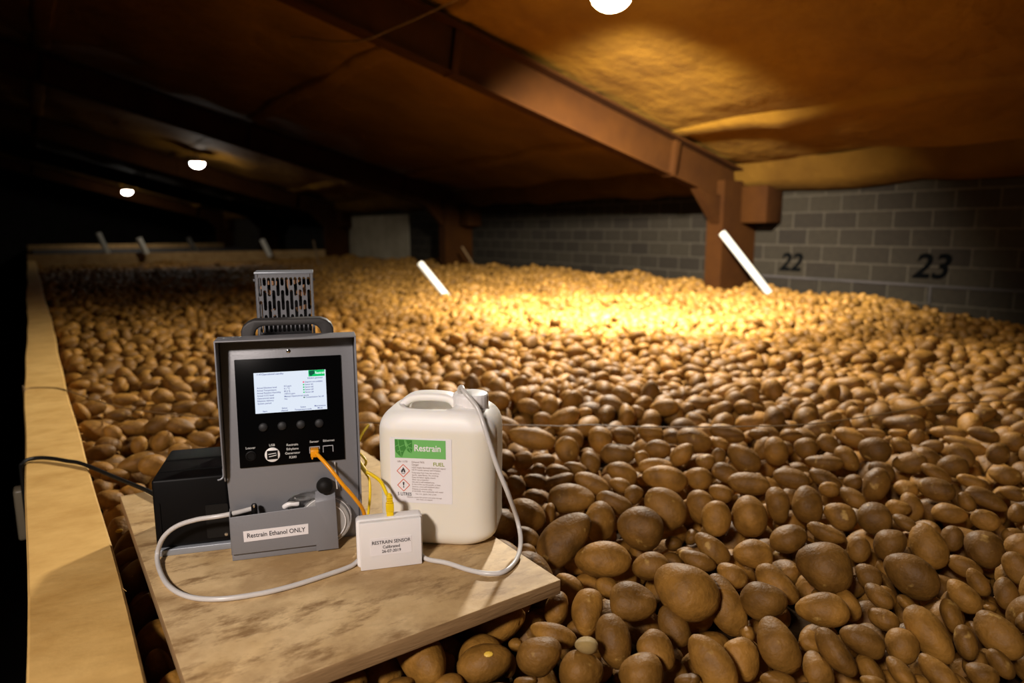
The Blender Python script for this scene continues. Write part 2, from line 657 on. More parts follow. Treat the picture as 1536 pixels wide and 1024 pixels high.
# foam-coated purlins running the length of the ceiling
for i, px in enumerate(PUR):
    mb = MB()
    d0 = 0.18 if px > 5 else (0.045 if px > 3 else 0.025)
    ring = []
    n = 140
    Vp, Fp = [], []
    for k in range(n):
        y = -5 + 35 * k / (n - 1)
        zc = ceil_z(px)
        wob = 0.018 * sin(3.3 * y + i) + 0.010 * sin(7.7 * y) + 0.006 * sin(15.1 * y + 2 * i)
        hw = 0.075 if px < 5 else 0.12
        sec = [(-hw - 0.03, 0.03), (-hw, -d0 * 0.75), (-hw * 0.6, -d0), (hw * 0.6, -d0), (hw, -d0 * 0.75), (hw + 0.03, 0.03)]
        for a, b in sec:
            Vp.append((px + a, y, zc - 0.26 * a + b + wob))
    for k in range(n - 1):
        for q in range(5):
            Fp.append((k * 6 + q, k * 6 + q + 1, (k + 1) * 6 + q + 1, (k + 1) * 6 + q))
        Fp.append((k * 6 + 5, k * 6, (k + 1) * 6, (k + 1) * 6 + 5))
    Fp.append(tuple(range(6)))
    Fp.append(tuple(range((n - 1) * 6, n * 6)))
    o = mb.add(Vp, Fp).build('trim_%d' % (i + 1), M_foamshade if px > 5 else M_foam, smooth=True)
    struct(o)

# portal frames: I-section rafters, columns and eaves brackets
for fi, fy in enumerate(FR):
    e = empty('portal_frame', (0, fy, 0))
    e['kind'] = 'structure'
    xa, xb = -3.0, 5.45
    mb = MB()
    sl = 0.26
    dz = 0.30
    for (y0, y1, z0, z1) in ((-0.055, 0.055, 0.0, 0.018), (-0.008, 0.008, 0.018, dz), (-0.11, 0.11, dz, dz + 0.018)):
        mb.add([(xa, y0, soffit(xa) + z0), (xb, y0, soffit(xb) + z0), (xb, y1, soffit(xb) + z0), (xa, y1, soffit(xa) + z0),
                (xa, y0, soffit(xa) + z1), (xb, y0, soffit(xb) + z1), (xb, y1, soffit(xb) + z1), (xa, y1, soffit(xa) + z1)],
               [(3, 2, 1, 0), (4, 5, 6, 7), (0, 1, 5, 4), (1, 2, 6, 5), (2, 3, 7, 6), (3, 0, 4, 7)])
    mb.build('rafter', M_beam, e)
    for px in (4.5, 2.38, 0.28):
        MB().add([(px - 0.03, -0.058, soffit(px) + 0.0), (px + 0.02, -0.058, soffit(px)), (px + 0.09, -0.05, soffit(px) + 0.33),
                  (px + 0.02, -0.05, soffit(px) + 0.33), (px - 0.03, 0.058, soffit(px)), (px + 0.02, 0.058, soffit(px)),
                  (px + 0.09, 0.05, soffit(px) + 0.33), (px + 0.02, 0.05, soffit(px) + 0.33)],
                 [(0, 1, 2, 3), (7, 6, 5, 4), (0, 4, 5, 1), (1, 5, 6, 2), (2, 6, 7, 3), (3, 7, 4, 0)]).build('purlin_cleat', M_beam, e, bevel=0.004)
    c = MB()
    c.box(5.12, 5.598, -0.09, 0.09, -1.8, soffit(5.3) + 0.2)
    c.build('column', M_beam, e)
    MB().prism([(4.80, soffit(4.80) + 0.02), (5.13, soffit(5.13) + 0.02), (5.13, 0.60)], -0.05, 0.05, 'y').build('haunch', M_beam, e)
    MB().box(5.36, 5.598, -0.36, -0.09, 0.62, 0.95).build('eaves_bracket', M_beam, e, bevel=0.01)

# retaining wall on the left with its top plank
struct(MB().box(-0.035, 0.050, -1.2, 14.2, -1.8, 0.008).build('wall_bin', M_part))
rt = empty('retaining_plank', (0.0, 0.0, 0.0))
n = 130
Vp, Fp = [], []
for k in range(n):
    y = -0.9 + 15.1 * k / (n - 1)
    wob = 0.004 * sin(1.7 * y) + 0.0015 * sin(7.0 * y)
    zt = 0.050 + 0.0015 * sin(5 * y + 1) + 0.001 * sin(17 * y)
    for a, b in ((-0.052, 0.010), (0.060, 0.010), (0.060, zt - 0.003), (0.057, zt), (-0.049, zt), (-0.052, zt - 0.003)):
        Vp.append((a + wob, y, b))
for k in range(n - 1):
    for q in range(6):
        q2 = (q + 1) % 6
        Fp.append((k * 6 + q, k * 6 + q2, (k + 1) * 6 + q2, (k + 1) * 6 + q))
Fp.append(tuple(range(6)))
Fp.append(tuple(range((n - 1) * 6, n * 6)))
tp = MB().add(Vp, Fp).build('top_board', M_plank, rt, smooth=True)
tag(rt, 'long pale timber plank capping the edge of the potato bin on the left', 'plank')
# splinters along its edge
sp = MB()
for (x, y) in ((118, 640), (121, 650), (118, 663), (192, 880)):
    p = at(x, y, 0.046)
    a = Vector((0.058, p[1], 0.045))
    sp.tube([a, a + Vector((0.006, -0.003, 0.002)), a + Vector((0.010, -0.008, -0.001))], [0.0016, 0.0010, 0.0002], 5)
sp.build('splinter', M_plank, rt)

# cross partitions at the far end of the bin
for Y, z0, lab in ((14.2, -0.6, 'timber cross partition board at the far end of the potato heap'),
                   (24.0, -0.6, 'second timber cross board seen beyond the first partition')):
    o = MB().box(-0.05, WX - 0.36, Y, Y + 0.06, z0, 0.155).build('partition_board', M_part, bevel=0.004)
    o = tag(o, lab, 'partition')


# ------------------------------------------------------------------ lamps
def bulkhead(loc, label, m, r=0.085, name='ceiling_lamp', group=None, stem=0.1):
    e = empty(name, loc)
    tag(e, label, 'lamp', group)
    MB().lathe([(r * 1.12, 0.0), (r * 1.16, 0.008), (r * 1.12, 0.030), (r * 0.5, 0.036), (0.02, 0.04), (0.02, 0.04 + stem)], 32).build('housing', M_white, e, smooth=True)
    pr = [(r * cos(t), -0.75 * r * sin(t)) for t in np.linspace(0.0, pi / 2 - 0.05, 9)]
    MB().lathe(pr, 32).build('diffuser', m, e, smooth=True)
    return e


bulkhead((2.45, 2.65, 1.69), 'glowing round ceiling lamp, the nearest and brightest one, before the orange rafter', M_lamp1, r=0.10)
bulkhead((2.45, 12.75, 1.68), 'far round ceiling lamp in front of the second lit rafter', M_lampf, r=0.11)
bulkhead((2.45, 22.85, 1.68), 'farthest and smallest glowing ceiling lamp deep in the dark store', M_lampf, r=0.13)
bulkhead((-1.15, -0.35, 1.55), 'work lamp above the gangway behind the viewpoint', M_work, r=0.10, name='work_lamp', stem=1.0)

pts = [(2.45, 2.65, 1.86), (2.2, 3.1, 1.86), (1.9, 3.9, 1.74), (1.75, 4.2, 1.70), (1.6, 4.9, 1.86)]
tag(MB().tube(bez(pts), 0.005, 6).build('lamp_cable', M_wire, smooth=True), 'thin cable slung from the nearest ceiling lamp past the rafter', 'cable')

# ------------------------------------------------------------------ plywood board
BX0, BX1, BY0, BY1 = 0.098, 0.588, 0.716, 1.445
bd = empty('plywood_board', (0, 0, 0))
tag(bd, 'square muddy plywood board lying on the potatoes under the grey machine', 'board')
mb = MB()
mb.box(BX0, BX1, BY0, BY1, 0.028, 0.050)
o = mb.build('sheet', [M_board, M_boardedge], bd, bevel=0.0012)
for p in o.data.polygons:
    if abs(p.normal.z) < 0.5:
        p.material_index = 1

# ------------------------------------------------------------------ ethylene generator
G = empty('ethylene_generator', (0.206, 1.043, 0.050), radians(-19))
tag(G, 'grey steel ethylene generator with lit screen standing on the plywood board', 'machine')
T = 0.0022
# housing: folded body behind, hood flanges round the front
mb = MB()
prof = [(0.045, 0.0), (0.185, 0.0), (0.185, 0.300), (0.060, 0.322), (0.034, 0.340), (0.014, 0.129)]
mb.prism(prof, 0.0015, 0.1965, 'x')
mb.build('housing', M_grey, G, bevel=0.0015)
mb = MB()
mb.prism([(0.0, 0.140), (0.0, 0.342), (0.045, 0.342), (0.186, 0.305), (0.186, 0.0), (0.10, 0.0), (0.075, 0.11), (0.012, 0.126), (0.010, 0.133)], -0.0015, 0.0008, 'x')
mb.prism([(0.0, 0.022), (0.0, 0.342), (0.045, 0.342), (0.186, 0.305), (0.186, 0.0), (0.020, 0.0), (0.012, 0.002), (0.005, 0.008)], 0.1972, 0.1995, 'x')
mb.prism([(0.0, 0.3402), (0.0, 0.3424), (0.0445, 0.3424), (0.186, 0.306), (0.186, 0.3038), (0.0442, 0.3402)], -0.0015, 0.1995, 'x')
mb.build('hood', M_grey, G, bevel=0.0006)
# a lip hook on the left flange
MB().tube(bez([(-0.001, 0.002, 0.150), (-0.001, 0.001, 0.139), (-0.004, 0.0, 0.135), (-0.009, -0.001, 0.134)], 6), 0.0013, 8).build('latch_hook', M_lgrey, G, smooth=True)


def on_face(x, z, out=0.0):
    """point on the leaning front face"""
    t = (z - 0.129) / (0.340 - 0.129)
    return Vector((x, 0.014 + 0.020 * t - out, z))


FA = atan2(0.020, 0.211)                      # lean of the front face
P = empty('control_panel', (0.0, 0.014 - 0.001, 0.129))
bpy.data.objects.remove(P)
MP = Matrix.Translation((0, 0.014, 0.129)) @ Matrix.Rotation(-FA, 4, 'X') @ Matrix.Translation((0, 0, -0.129))
pm = MB().box(0.0215, 0.1765, -0.0030, 0.0, 0.1445, 0.3095)
pan = pm.build('control_panel', M_gloss, G, bevel=0.0006)
pan.matrix_local = MP


def sub(o, par=None):
    o.parent = par or pan
    return o


# screen: part of the machine, own lettering below it
scr = MB().add([(0.0478, -0.0034, 0.2262), (0.1528, -0.0034, 0.2262), (0.1528, -0.0034, 0.2882), (0.0478, -0.0034, 0.2882),
                (0.0478, -0.0028, 0.2262), (0.1528, -0.0028, 0.2262), (0.1528, -0.0028, 0.2882), (0.0478, -0.0028, 0.2882)],
               [(0, 1, 2, 3), (7, 6, 5, 4), (0, 4, 5, 1), (1, 5, 6, 2), (2, 6, 7, 3), (3, 7, 4, 0)]).build('screen', M_lcd, G)
scr['label'] = 'lit white screen'
scr.matrix_local = MP
X0, Z0, WS, HS = 0.0478, 0.2262, 0.105, 0.062


def sx(u):
    return X0 + u * WS


def sz(v):
    return Z0 + (1 - v) * HS


L = []
rows = ['Actual Ethylene level', 'Actual Temperature', 'Actual Relative Humidity', 'Actual CO2 level', 'Operational state', 'Ethylene delivery', 'System period']
for i, t in enumerate(rows):
    L.append((t, sx(0.035), sz(0.375 + 0.064 * i), 0.0034, 'LEFT'))
vals = ['4.5 ppm', '9.1 °C', '83.2 %', '1473.5 ppm', 'Manual Operational mode', 'No']
for i, t in enumerate(vals):
    L.append((t, sx(0.405), sz(0.362 + 0.064 * i), 0.0034, 'LEFT'))
for i, t in enumerate(['Setpoint not available', 'Sensor #1', 'Sensor #2', 'Sensor #3', 'Sensor #4']):
    L.append((t, sx(0.70), sz(0.285 + 0.064 * i), 0.0033, 'LEFT', 0.92))
L.append(('Contamination Set off', sx(0.70), sz(0.668), 0.0033, 'LEFT', 0.92))
L.append(('Ethylene generator', sx(0.74), sz(0.195), 0.0033, 'LEFT', 0.9))
L.append(('11:47', sx(0.035), sz(0.045), 0.0034, 'LEFT'))
L.append(('Operational standby', sx(0.11), sz(0.045), 0.0038, 'LEFT'))
for t, u, v in (('Start', 0.13, 0.955), ('Select', 0.40, 0.905), ('channel', 0.40, 0.965), ('Select', 0.66, 0.905), ('Temperature scale', 0.66, 0.965), ('Maintenance', 0.90, 0.90), ('Mode', 0.90, 0.957)):
    L.append((t, sx(u), sz(v), 0.0033, 'CENTER'))
lettering('screen_lettering', L, M_lcdt, scr, -0.0037, bold=0.012)
# logo block on the screen
lg = MB().add([(sx(0.757), -0.0037, sz(0.155)), (sx(0.985), -0.0037, sz(0.155)), (sx(0.985), -0.0037, sz(0.0)), (sx(0.757), -0.0037, sz(0.0))], [(0, 1, 2, 3)])
lg.build('screen_logo', M_lcdg, scr)
lf = MB().add([(sx(0.765), -0.0039, sz(0.02)), (sx(0.84), -0.0039, sz(0.005)), (sx(0.845), -0.0039, sz(0.09)), (sx(0.815), -0.0039, sz(0.115)), (sx(0.79), -0.0039, sz(0.15)), (sx(0.765), -0.0039, sz(0.10))], [(0, 1, 2, 3, 4, 5)])
lf.build('leaf_emblem', M_lcdd, scr)
lettering('screen_logo_lettering', [('Restrain', sx(0.85), sz(0.072), 0.0056, 'LEFT', 0.82)], M_lcdw, scr, -0.0041, bold=0.02)
mk = MB()
for i in range(1, 5):
    mk.add([(sx(0.682) + 0.0012 * cos(t), -0.0037, sz(0.285 + 0.064 * i) + 0.0012 * sin(t)) for t in np.linspace(0, 2 * pi, 9)[:-1]], [tuple(range(8))])
mk.build('status_mark', M_lcdg, scr)
MB().add([(sx(0.682) + 0.0013 * cos(t), -0.0037, sz(0.285) + 0.0013 * sin(t)) for t in np.linspace(0, 2 * pi, 9)[:-1]], [tuple(range(8))]).build('status_mark', M_lcdr, scr)
MB().add([(sx(0.682) + 0.0011 * cos(t), -0.0037, sz(0.668) + 0.0011 * sin(t)) for t in np.linspace(0, 2 * pi, 9)[:-1]], [tuple(range(8))]).build('status_mark', M_lcdd, scr)

RX = Matrix.Rotation(radians(90), 4, 'X')      # lathe axis z -> -y


def front_lathe(prof, x, z, y, seg=24):
    return MB().lathe(prof, seg, Matrix.Translation((x, y, z)) @ RX)


for bx in (0.0577, 0.0850, 0.1125, 0.1400):
    sub(front_lathe([(0.0068, 0), (0.0066, 0.0018), (0.0052, 0.0032), (0.0025, 0.0040), (0.0004, 0.0042)], bx, 0.2048, -0.003).build('button', M_button, smooth=True))
sub(front_lathe([(0.0080, 0), (0.0078, 0.0012), (0.0062, 0.0016), (0.0050, 0.0004), (0.0002, 0.0003)], 0.0381, 0.1622, -0.003).build('socket', M_black, smooth=True))
u = front_lathe([(0.0112, 0), (0.0110, 0.0014), (0.0102, 0.0018), (0.0002, 0.0018)], 0.0689, 0.1615, -0.003, 32).build('usb_port', M_white, smooth=True)
sub(u)
mb = MB().box(0.0613, 0.0767, -0.0054, -0.0045, 0.1548, 0.1682)
o = mb.build('usb_slot', M_black)
sub(o)
mb = MB()
mb.tube([(0.0632, -0.0056, 0.1628), (0.0745, -0.0056, 0.1640), (0.0748, -0.0056, 0.1608), (0.0640, -0.0056, 0.1590)], 0.0006, 6)
sub(mb.build('usb_tongue', M_white))
for px, nm in ((0.1312, 'network_port'), (0.1514, 'network_port')):
    mb = MB()
    x0, x1, z0, z1 = px - 0.0078, px + 0.0078, 0.1555, 0.1690
    for a in ((x0, x1, z1 - 0.0011, z1), (x0, x0 + 0.0009, z0 + 0.003, z1), (x1 - 0.0009, x1, z0 + 0.003, z1)):
        mb.box(a[0], a[1], -0.0044, -0.003, a[2], a[3])
    sub(mb.build(nm, M_port))
lettering('panel_lettering', [('Louver', 0.0381, 0.1745, 0.0050, 'CENTER'), ('USB', 0.0689, 0.1762, 0.0050, 'CENTER'),
                              ('Restrain', 0.0985, 0.1745, 0.0052, 'CENTER'), ('Ethylene', 0.0985, 0.1680, 0.0052, 'CENTER'),
                              ('Generator', 0.0985, 0.1615, 0.0052, 'CENTER'), ('R200', 0.0985, 0.1550, 0.0052, 'CENTER'),
                              ('Sensor', 0.1312, 0.1765, 0.0050, 'CENTER'), ('Ethernet', 0.1530, 0.1765, 0.0050, 'CENTER')], M_pale, pan, -0.0033, bold=0.008)
s_ = front_lathe([(0.0033, 0), (0.0031, 0.0010), (0.0018, 0.0018), (0.0002, 0.0019)], 0.0992, 0.3195, 0.0)
o = s_.build('screw', M_chrome, G, smooth=True)
o.matrix_local = MP

# carrying handle on top
out = rrect(0.031, 0.168, 0.300, 0.3665, 0.018, 6)
out = [(x, z) for x, z in out if z > 0.335]
poly = [(0.168, 0.318), (0.168, 0.3485), (0.165, 0.356), (0.158, 0.362), (0.148, 0.3655), (0.050, 0.3655), (0.041, 0.362), (0.034, 0.356), (0.031, 0.3485), (0.031, 0.318),
        (0.050, 0.318), (0.050, 0.342), (0.052, 0.348), (0.056, 0.3525), (0.062, 0.3555), (0.137, 0.3555), (0.143, 0.3525), (0.147, 0.348), (0.149, 0.342), (0.149, 0.318)]
MB().prism(poly, 0.050, 0.078, 'y').build('handle', M_handle, G, bevel=0.003, bseg=3)

# slotted heat chimney behind the handle
ch = empty('x', (0, 0, 0))
bpy.data.objects.remove(ch)
CX0, CX1, CY0, CY1, CZ0, CZ1 = 0.050, 0.140, 0.118, 0.176, 0.318, 0.431


def slotted(mb, L_, y0, thick, flip=False):
    """wall of staggered rounded slots, local x 0..L_, z CZ0..CZ1"""
    ncol = 12 if L_ > 0.07 else 7
    m_ = 0.004
    pitch = (L_ - 2 * m_) / ncol
    hw = pitch * 0.36
    mb.box(0, m_, y0, y0 + thick, CZ0, CZ1)
    mb.box(L_ - m_, L_, y0, y0 + thick, CZ0, CZ1)
    for i in range(ncol):
        xc = m_ + pitch * (i + 0.5)
        if i:
            mb.box(m_ + pitch * i - (pitch / 2 - hw), m_ + pitch * i + (pitch / 2 - hw), y0, y0 + thick, CZ0, CZ1)
        sl_ = [(0.077, 0.1075), (0.038, 0.0700), (0.018, 0.0310)] if i % 2 == 0 else [(0.0940, 0.1075), (0.0540, 0.0870), (0.018, 0.0470)]
        # solid bridges between the slots
        zs = [0.0] + [q for s2 in reversed(sl_) for q in s2] + [CZ1 - CZ0]
        for k in range(0, len(zs), 2):
            za, zb = CZ0 + zs[k], CZ0 + zs[k + 1]
            lo_round, hi_round = k > 0, k + 2 < len(zs)
            A = []
            nn = 6
            for q in range(nn + 1):           # bottom edge: slot below ends in a half circle
                x = -hw + 2 * hw * q / nn
                dz_ = sqrt(max(hw * hw - x * x, 0))
                A.append((xc + x, za - (hw - dz_) if lo_round else za))
            B = []
            for q in range(nn + 1):
                x = hw - 2 * hw * q / nn
                dz_ = sqrt(max(hw * hw - x * x, 0))
                B.append((xc + x, zb + (hw - dz_) if hi_round else zb))
            for q in range(nn):
                a, b = A[q], A[q + 1]
                c, d = B[nn - q - 1], B[nn - q]
                mb.prism([a, b, c, d], y0, y0 + thick, 'y')


mb = MB()
m1 = MB()
slotted(m1, CX1 - CX0, 0, 0.0012)
mb.add(m1.v, m1.f, Matrix.Translation((CX0, CY0, 0)))
mb.add(m1.v, m1.f, Matrix.Translation((CX0, CY1 - 0.0012, 0)))
m2 = MB()
slotted(m2, CY1 - CY0, 0, 0.0012)
mb.add(m2.v, m2.f, Matrix.Translation((CX0 + 0.0012, CY0, 0)) @ Matrix.Rotation(radians(90), 4, 'Z'))
mb.add(m2.v, m2.f, Matrix.Translation((CX1, CY0, 0)) @ Matrix.Rotation(radians(90), 4, 'Z'))
gr = mb.build('slotted_grille', M_dgrey, G)
mb = MB().box(CX0 - 0.001, CX1 + 0.001, CY0 - 0.001, CY1 + 0.001, CZ1, CZ1 + 0.0035)
mb.build('grille_lid', M_lgrey, gr, bevel=0.0008)
for sx_ in (CX0 - 0.0015, CX1 + 0.0015):
    MB().lathe([(0.0022, -0.0012), (0.0022, 0.0012)], 10, Matrix.Translation((sx_, CY0 + 0.008, CZ1 - 0.010)) @ Matrix.Rotation(radians(90), 4, 'Y')).build('rivet', M_dgrey, gr)
# dark heater core seen through the slots, with bent copper pieces
mb = MB()
mb.box(CX0 + 0.006, CX1 - 0.006, CY1 - 0.012, CY1 - 0.004, CZ0 + 0.002, CZ1 - 0.012)
mb.build('heater_core', M_black, gr)
mb = MB()
for (x, z, a, l) in ((0.066, 0.405, 0.7, 0.020), (0.076, 0.416, 0.1, 0.014), (0.102, 0.412, 1.3, 0.020), (0.114, 0.419, -0.5, 0.012),
                     (0.120, 0.398, 0.5, 0.016), (0.124, 0.405, 1.4, 0.014), (0.120, 0.374, -0.3, 0.018), (0.077, 0.368, 1.2, 0.012), (0.057, 0.388, 1.4, 0.012), (0.113, 0.392, 0.2, 0.01)):
    M = Matrix.Translation((x, CY0 + 0.006 + 0.001 * (l * 1000 % 5), z)) @ Matrix.Rotation(a, 4, 'Y')
    mb.box(-l / 2, l / 2, 0, 0.001, -0.0035, 0.0035, M)
mb.build('copper_fin', M_copper, gr)

# collecting tray in front with its bracket
mb = MB()
mb.prism([(0.003, 0.013), (0.127, 0.013), (0.127, 0.003), (0.161, 0.003), (0.159, 0.086), (0.1285, 0.0835), (0.1285, 0.0775), (0.0035, 0.0730)], 0.0, 0.0018, 'y')
mb.add([(0.1285, 0.0, 0.0835), (0.159, 0.0, 0.0860), (0.159, 0.014, 0.0985), (0.1285, 0.014, 0.0960),
        (0.1285, 0.0018, 0.0825), (0.159, 0.0018, 0.0850), (0.159, 0.0158, 0.0975), (0.1285, 0.0158, 0.0950)],
       [(0, 1, 2, 3), (7, 6, 5, 4), (0, 4, 5, 1), (1, 5, 6, 2), (2, 6, 7, 3), (3, 7, 4, 0)])
mb.prism([(0.0, 0.013), (0.048, 0.013), (0.026, 0.060), (0.012, 0.083), (0.0, 0.0730)], 0.0030, 0.0046, 'x')
mb.box(0.003, 0.150, 0.006, 0.060, 0.0005, 0.012)
tray = mb.build('drip_tray', M_grey, G, bevel=0.0005)
MB().lathe([(0.002, -0.0125), (0.007, -0.011), (0.0112, -0.007), (0.0128, 0), (0.0112, 0.007), (0.007, 0.0112), (0.0005, 0.0126)], 24, Matrix.Translation((0.1437, 0.006, 0.1070)) @ RX).build('knob', M_rubber, tray, smooth=True)
lb = MB().add([(0.0218, -0.0006, 0.0318), (0.1160, -0.0006, 0.0335), (0.1165, -0.0006, 0.0500), (0.0215, -0.0006, 0.0490),
               (0.0218, 0.0, 0.0318), (0.1160, 0.0, 0.0335), (0.1165, 0.0, 0.0500), (0.0215, 0.0, 0.0490)],
              [(0, 1, 2, 3), (7, 6, 5, 4), (0, 4, 5, 1), (1, 5, 6, 2), (2, 6, 7, 3), (3, 7, 4, 0)]).build('tray_label', M_paper, G)
lb['label'] = 'white sticker reading Restrain Ethanol ONLY'
lettering('tray_lettering', [('Restrain Ethanol ONLY', 0.0690, 0.0412, 0.0103, 'CENTER', 0.86)], M_ink, lb, -0.0009, bold=0.012)
# fittings inside the tray
MB().lathe([(0.0045, 0.0), (0.0045, 0.016), (0.0035, 0.019), (0.0005, 0.0195)], 14, Matrix.Translation((0.0385, 0.010, 0.068))).build('hose_fitting', M_black, tray, smooth=True)
MB().lathe([(0.0018, 0.0), (0.0018, 0.004), (0.0003, 0.0045)], 10, Matrix.Translation((0.0385, 0.007, 0.083))).build('fitting_screw', M_chrome, tray, smooth=True)
MB().tube(bez([(0.088, 0.020, 0.074), (0.094, 0.018, 0.082), (0.104, 0.018, 0.087), (0.130, 0.020, 0.089)], 6), 0.0062, 14).build('clear_elbow', M_glass, tray, smooth=True)
MB().tube(bez([(0.080, 0.016, 0.074), (0.090, 0.015, 0.079), (0.104, 0.015, 0.078)], 6), [0.003] + [0.0042] * 11 + [0.003], 10).build('white_nozzle', M_white, tray, smooth=True)
# clear filter bowl behind the bracket
bw = MB().lathe([(0.004, -0.016), (0.030, -0.016), (0.037, -0.012), (0.040, -0.004), (0.040, 0.006), (0.036, 0.014), (0.004, 0.016)], 40,
                Matrix.Translation((0.1435, 0.026, 0.0440)) @ RX).build('filter_bowl', M_bowl, G, smooth=True)
MB().lathe([(0.004, -0.010), (0.028, -0.008), (0.032, -0.002), (0.031, 0.004), (0.022, 0.009), (0.0005, 0.010)], 32,
           Matrix.Translation((0.1450, 0.026, 0.0440)) @ RX).build('filter_disc', mat('frosted_filter', (0.50, 0.46, 0.43), 0.4), bw, smooth=True)
mb = MB()
for rr_, yy_ in ((0.0385, 0.018), (0.0395, 0.030), (0.030, 0.0095)):
    mb.tube([(0.1435 + rr_ * cos(a), yy_, 0.0440 + rr_ * sin(a)) for a in np.linspace(0, 2 * pi, 41)], 0.0009, 6, cap=False)
mb.build('bowl_rib', M_white, bw, smooth=True)
MB().tube([(0.1605, 0.010, 0.1425), (0.1612, 0.010, 0.120), (0.1625, 0.011, 0.098)], 0.0011, 8).build('clear_tie', M_tube, G, smooth=True)

# black cover and foot plate on the left
mb = MB()
mb.prism([(-0.112, 0.011), (-0.004, 0.011), (-0.004, 0.122), (-0.112, 0.122)], 0.058, 0.215, 'y')
cv = mb.build('side_cover', M_black, G, bevel=0.004, bseg=3)
mb = MB()
mb.box(-0.108, -0.010, 0.095, 0.100, 0.1222, 0.1235)
mb.box(-0.108, -0.010, 0.150, 0.156, 0.1222, 0.1240)
mb.box(-0.104, -0.102, 0.0565, 0.058, 0.03, 0.085)
mb.build('cover_rib', M_black, cv)
MB().prism(rrect(-0.038, -0.005, 0.020, 0.075, 0.003), 0.0560, 0.058, 'y').build('cover_plate', M_rubber, cv)
MB().lathe([(0.003, 0), (0.0026, 0.0012), (0.0002, 0.0018)], 12, Matrix.Translation((-0.010, 0.0560, 0.024)) @ RX).build('cover_screw', M_chrome, cv, smooth=True)
MB().box(-0.114, 0.190, 0.052, 0.215, 0.0, 0.0105).build('foot_plate', M_lgrey, G, bevel=0.001)

# ------------------------------------------------------------------ jerrycan
J = empty('jerrycan', (0.410, 0.980, 0.050), radians(-42))
tag(J, 'milky white plastic fuel jerrycan with green and white label, beside the grey machine', 'jerrycan')
HX, HY, HC = 0.0955, 0.066, 0.2225          # half width, half depth, shoulder height
CXc, CYc = 0.1035, 0.066


def sup(t, hx, hy, r):
    """point of a rounded rectangle by angle index"""
    pass


def ring(hx, hy, r, n=12):
    out = []
    for cx, cy, a in ((hx - r, hy - r, 0), (-hx + r, hy - r, 90), (-hx + r, -hy + r, 180), (hx - r, -hy + r, 270)):
        for k in range(n):
            t = radians(a + 90 * k / (n - 1))
            out.append((cx + r * cos(t), cy + r * sin(t)))
    # subdivide straight runs
    res = []
    m = len(out)
    for i in range(m):
        a, b = out[i], out[(i + 1) % m]
        res.append(a)
        if i % n == n - 1:
            for k in range(1, 10):
                res.append((a[0] + (b[0] - a[0]) * k / 10, a[1] + (b[1] - a[1]) * k / 10))
    return res


rings = []
for q in np.linspace(0, 1, 9):                       # bottom curve
    a = q * pi / 2
    ins = 0.026 * (1 - sin(a))
    rings.append((ins * 1.35, ins * 0.7, 0.026 * (1 - cos(a)) * 0.95))
for z in np.linspace(0.03, 0.186, 12):
    rings.append((0.0006 * sin(z * 30), -0.0008 * sin(pi * (z - 0.03) / 0.156), z))
for q in np.linspace(0.08, 1, 12):
    a = q * pi / 2
    rings.append((0.036 * (1 - cos(a)), 0.020 * (1 - cos(a)), 0.186 + (HC - 0.186) * sin(a)))


def smooth01(x):
    x = min(max(x, 0), 1)
    return x * x * (3 - 2 * x)


def top_dip(x, y):
    """hand hollow in front of and behind the grip bar, raised land at the cap"""
    fx = smooth01((x + 0.060) / 0.012) * smooth01((0.030 - x) / 0.018)
    fy = smooth01((0.046 - abs(y)) / 0.010)
    d = -0.030 * fx * fy
    d += 0.004 * smooth01((x - 0.010) / 0.02)
    return d


Vj, Fj = [], []
base = None
for (ix, iy, z) in rings:
    rr_ = ring(HX - ix, HY - iy, 0.038)
    base = rr_
    for (x, y) in rr_:
        Vj.append((x, y, z))
NR = len(base)
tx, ty = HX - 0.036, HY - 0.020
n_in = 16
for k in range(1, n_in + 1):
    s_k = 1 - k / (n_in + 0.0)
    s_k = max(s_k, 0.012)
    for (x, y) in ring(tx, ty, 0.038):
        X, Y = x * s_k, y * s_k
        Vj.append((X, Y, HC + top_dip(X, Y) * smooth01(k / 2)))
nr = len(rings) + n_in
for i in range(nr - 1):
    for k in range(NR):
        k2 = (k + 1) % NR
        Fj.append((i * NR + k, i * NR + k2, (i + 1) * NR + k2, (i + 1) * NR + k))
Fj.append(tuple(reversed(range(NR))))
Fj.append(tuple(range((nr - 1) * NR, nr * NR)))
MJ = Matrix.Translation((CXc, CYc, 0))
o = MB().add(Vj, Fj, MJ).build('can_body', M_can, J, smooth=True, angle=80)
# grip bar over the hollow
hp = bez([(-0.070, 0, 0.196), (-0.064, 0, 0.216), (-0.050, 0, 0.2285), (-0.030, 0, 0.2330), (0.000, 0, 0.2330), (0.018, 0, 0.2290), (0.028, 0, 0.2150), (0.030, 0, 0.196)], 6)
Vh, Fh = [], []
for i, p in enumerate(hp):
    t = (hp[min(i + 1, len(hp) - 1)] - hp[max(i - 1, 0)]).normalized()
    nn_ = Vector((-t.z, 0, t.x))
    for k in range(16):
        a = 2 * pi * k / 16
        ca, sa = cos(a), sin(a)
        Vh.append(p + Vector((0, 1, 0)) * 0.017 * math.copysign(abs(ca) ** 0.6, ca) + nn_ * 0.0075 * math.copysign(abs(sa) ** 0.7, sa))
for i in range(len(hp) - 1):
    for k in range(16):
        k2 = (k + 1) % 16
        Fh.append((i * 16 + k, i * 16 + k2, (i + 1) * 16 + k2, (i + 1) * 16 + k))
Fh.append(tuple(range(16)))
Fh.append(tuple(range((len(hp) - 1) * 16, len(hp) * 16)))
MB().add(Vh, Fh, MJ).build('grip_bar', M_can, J, smooth=True, angle=80)
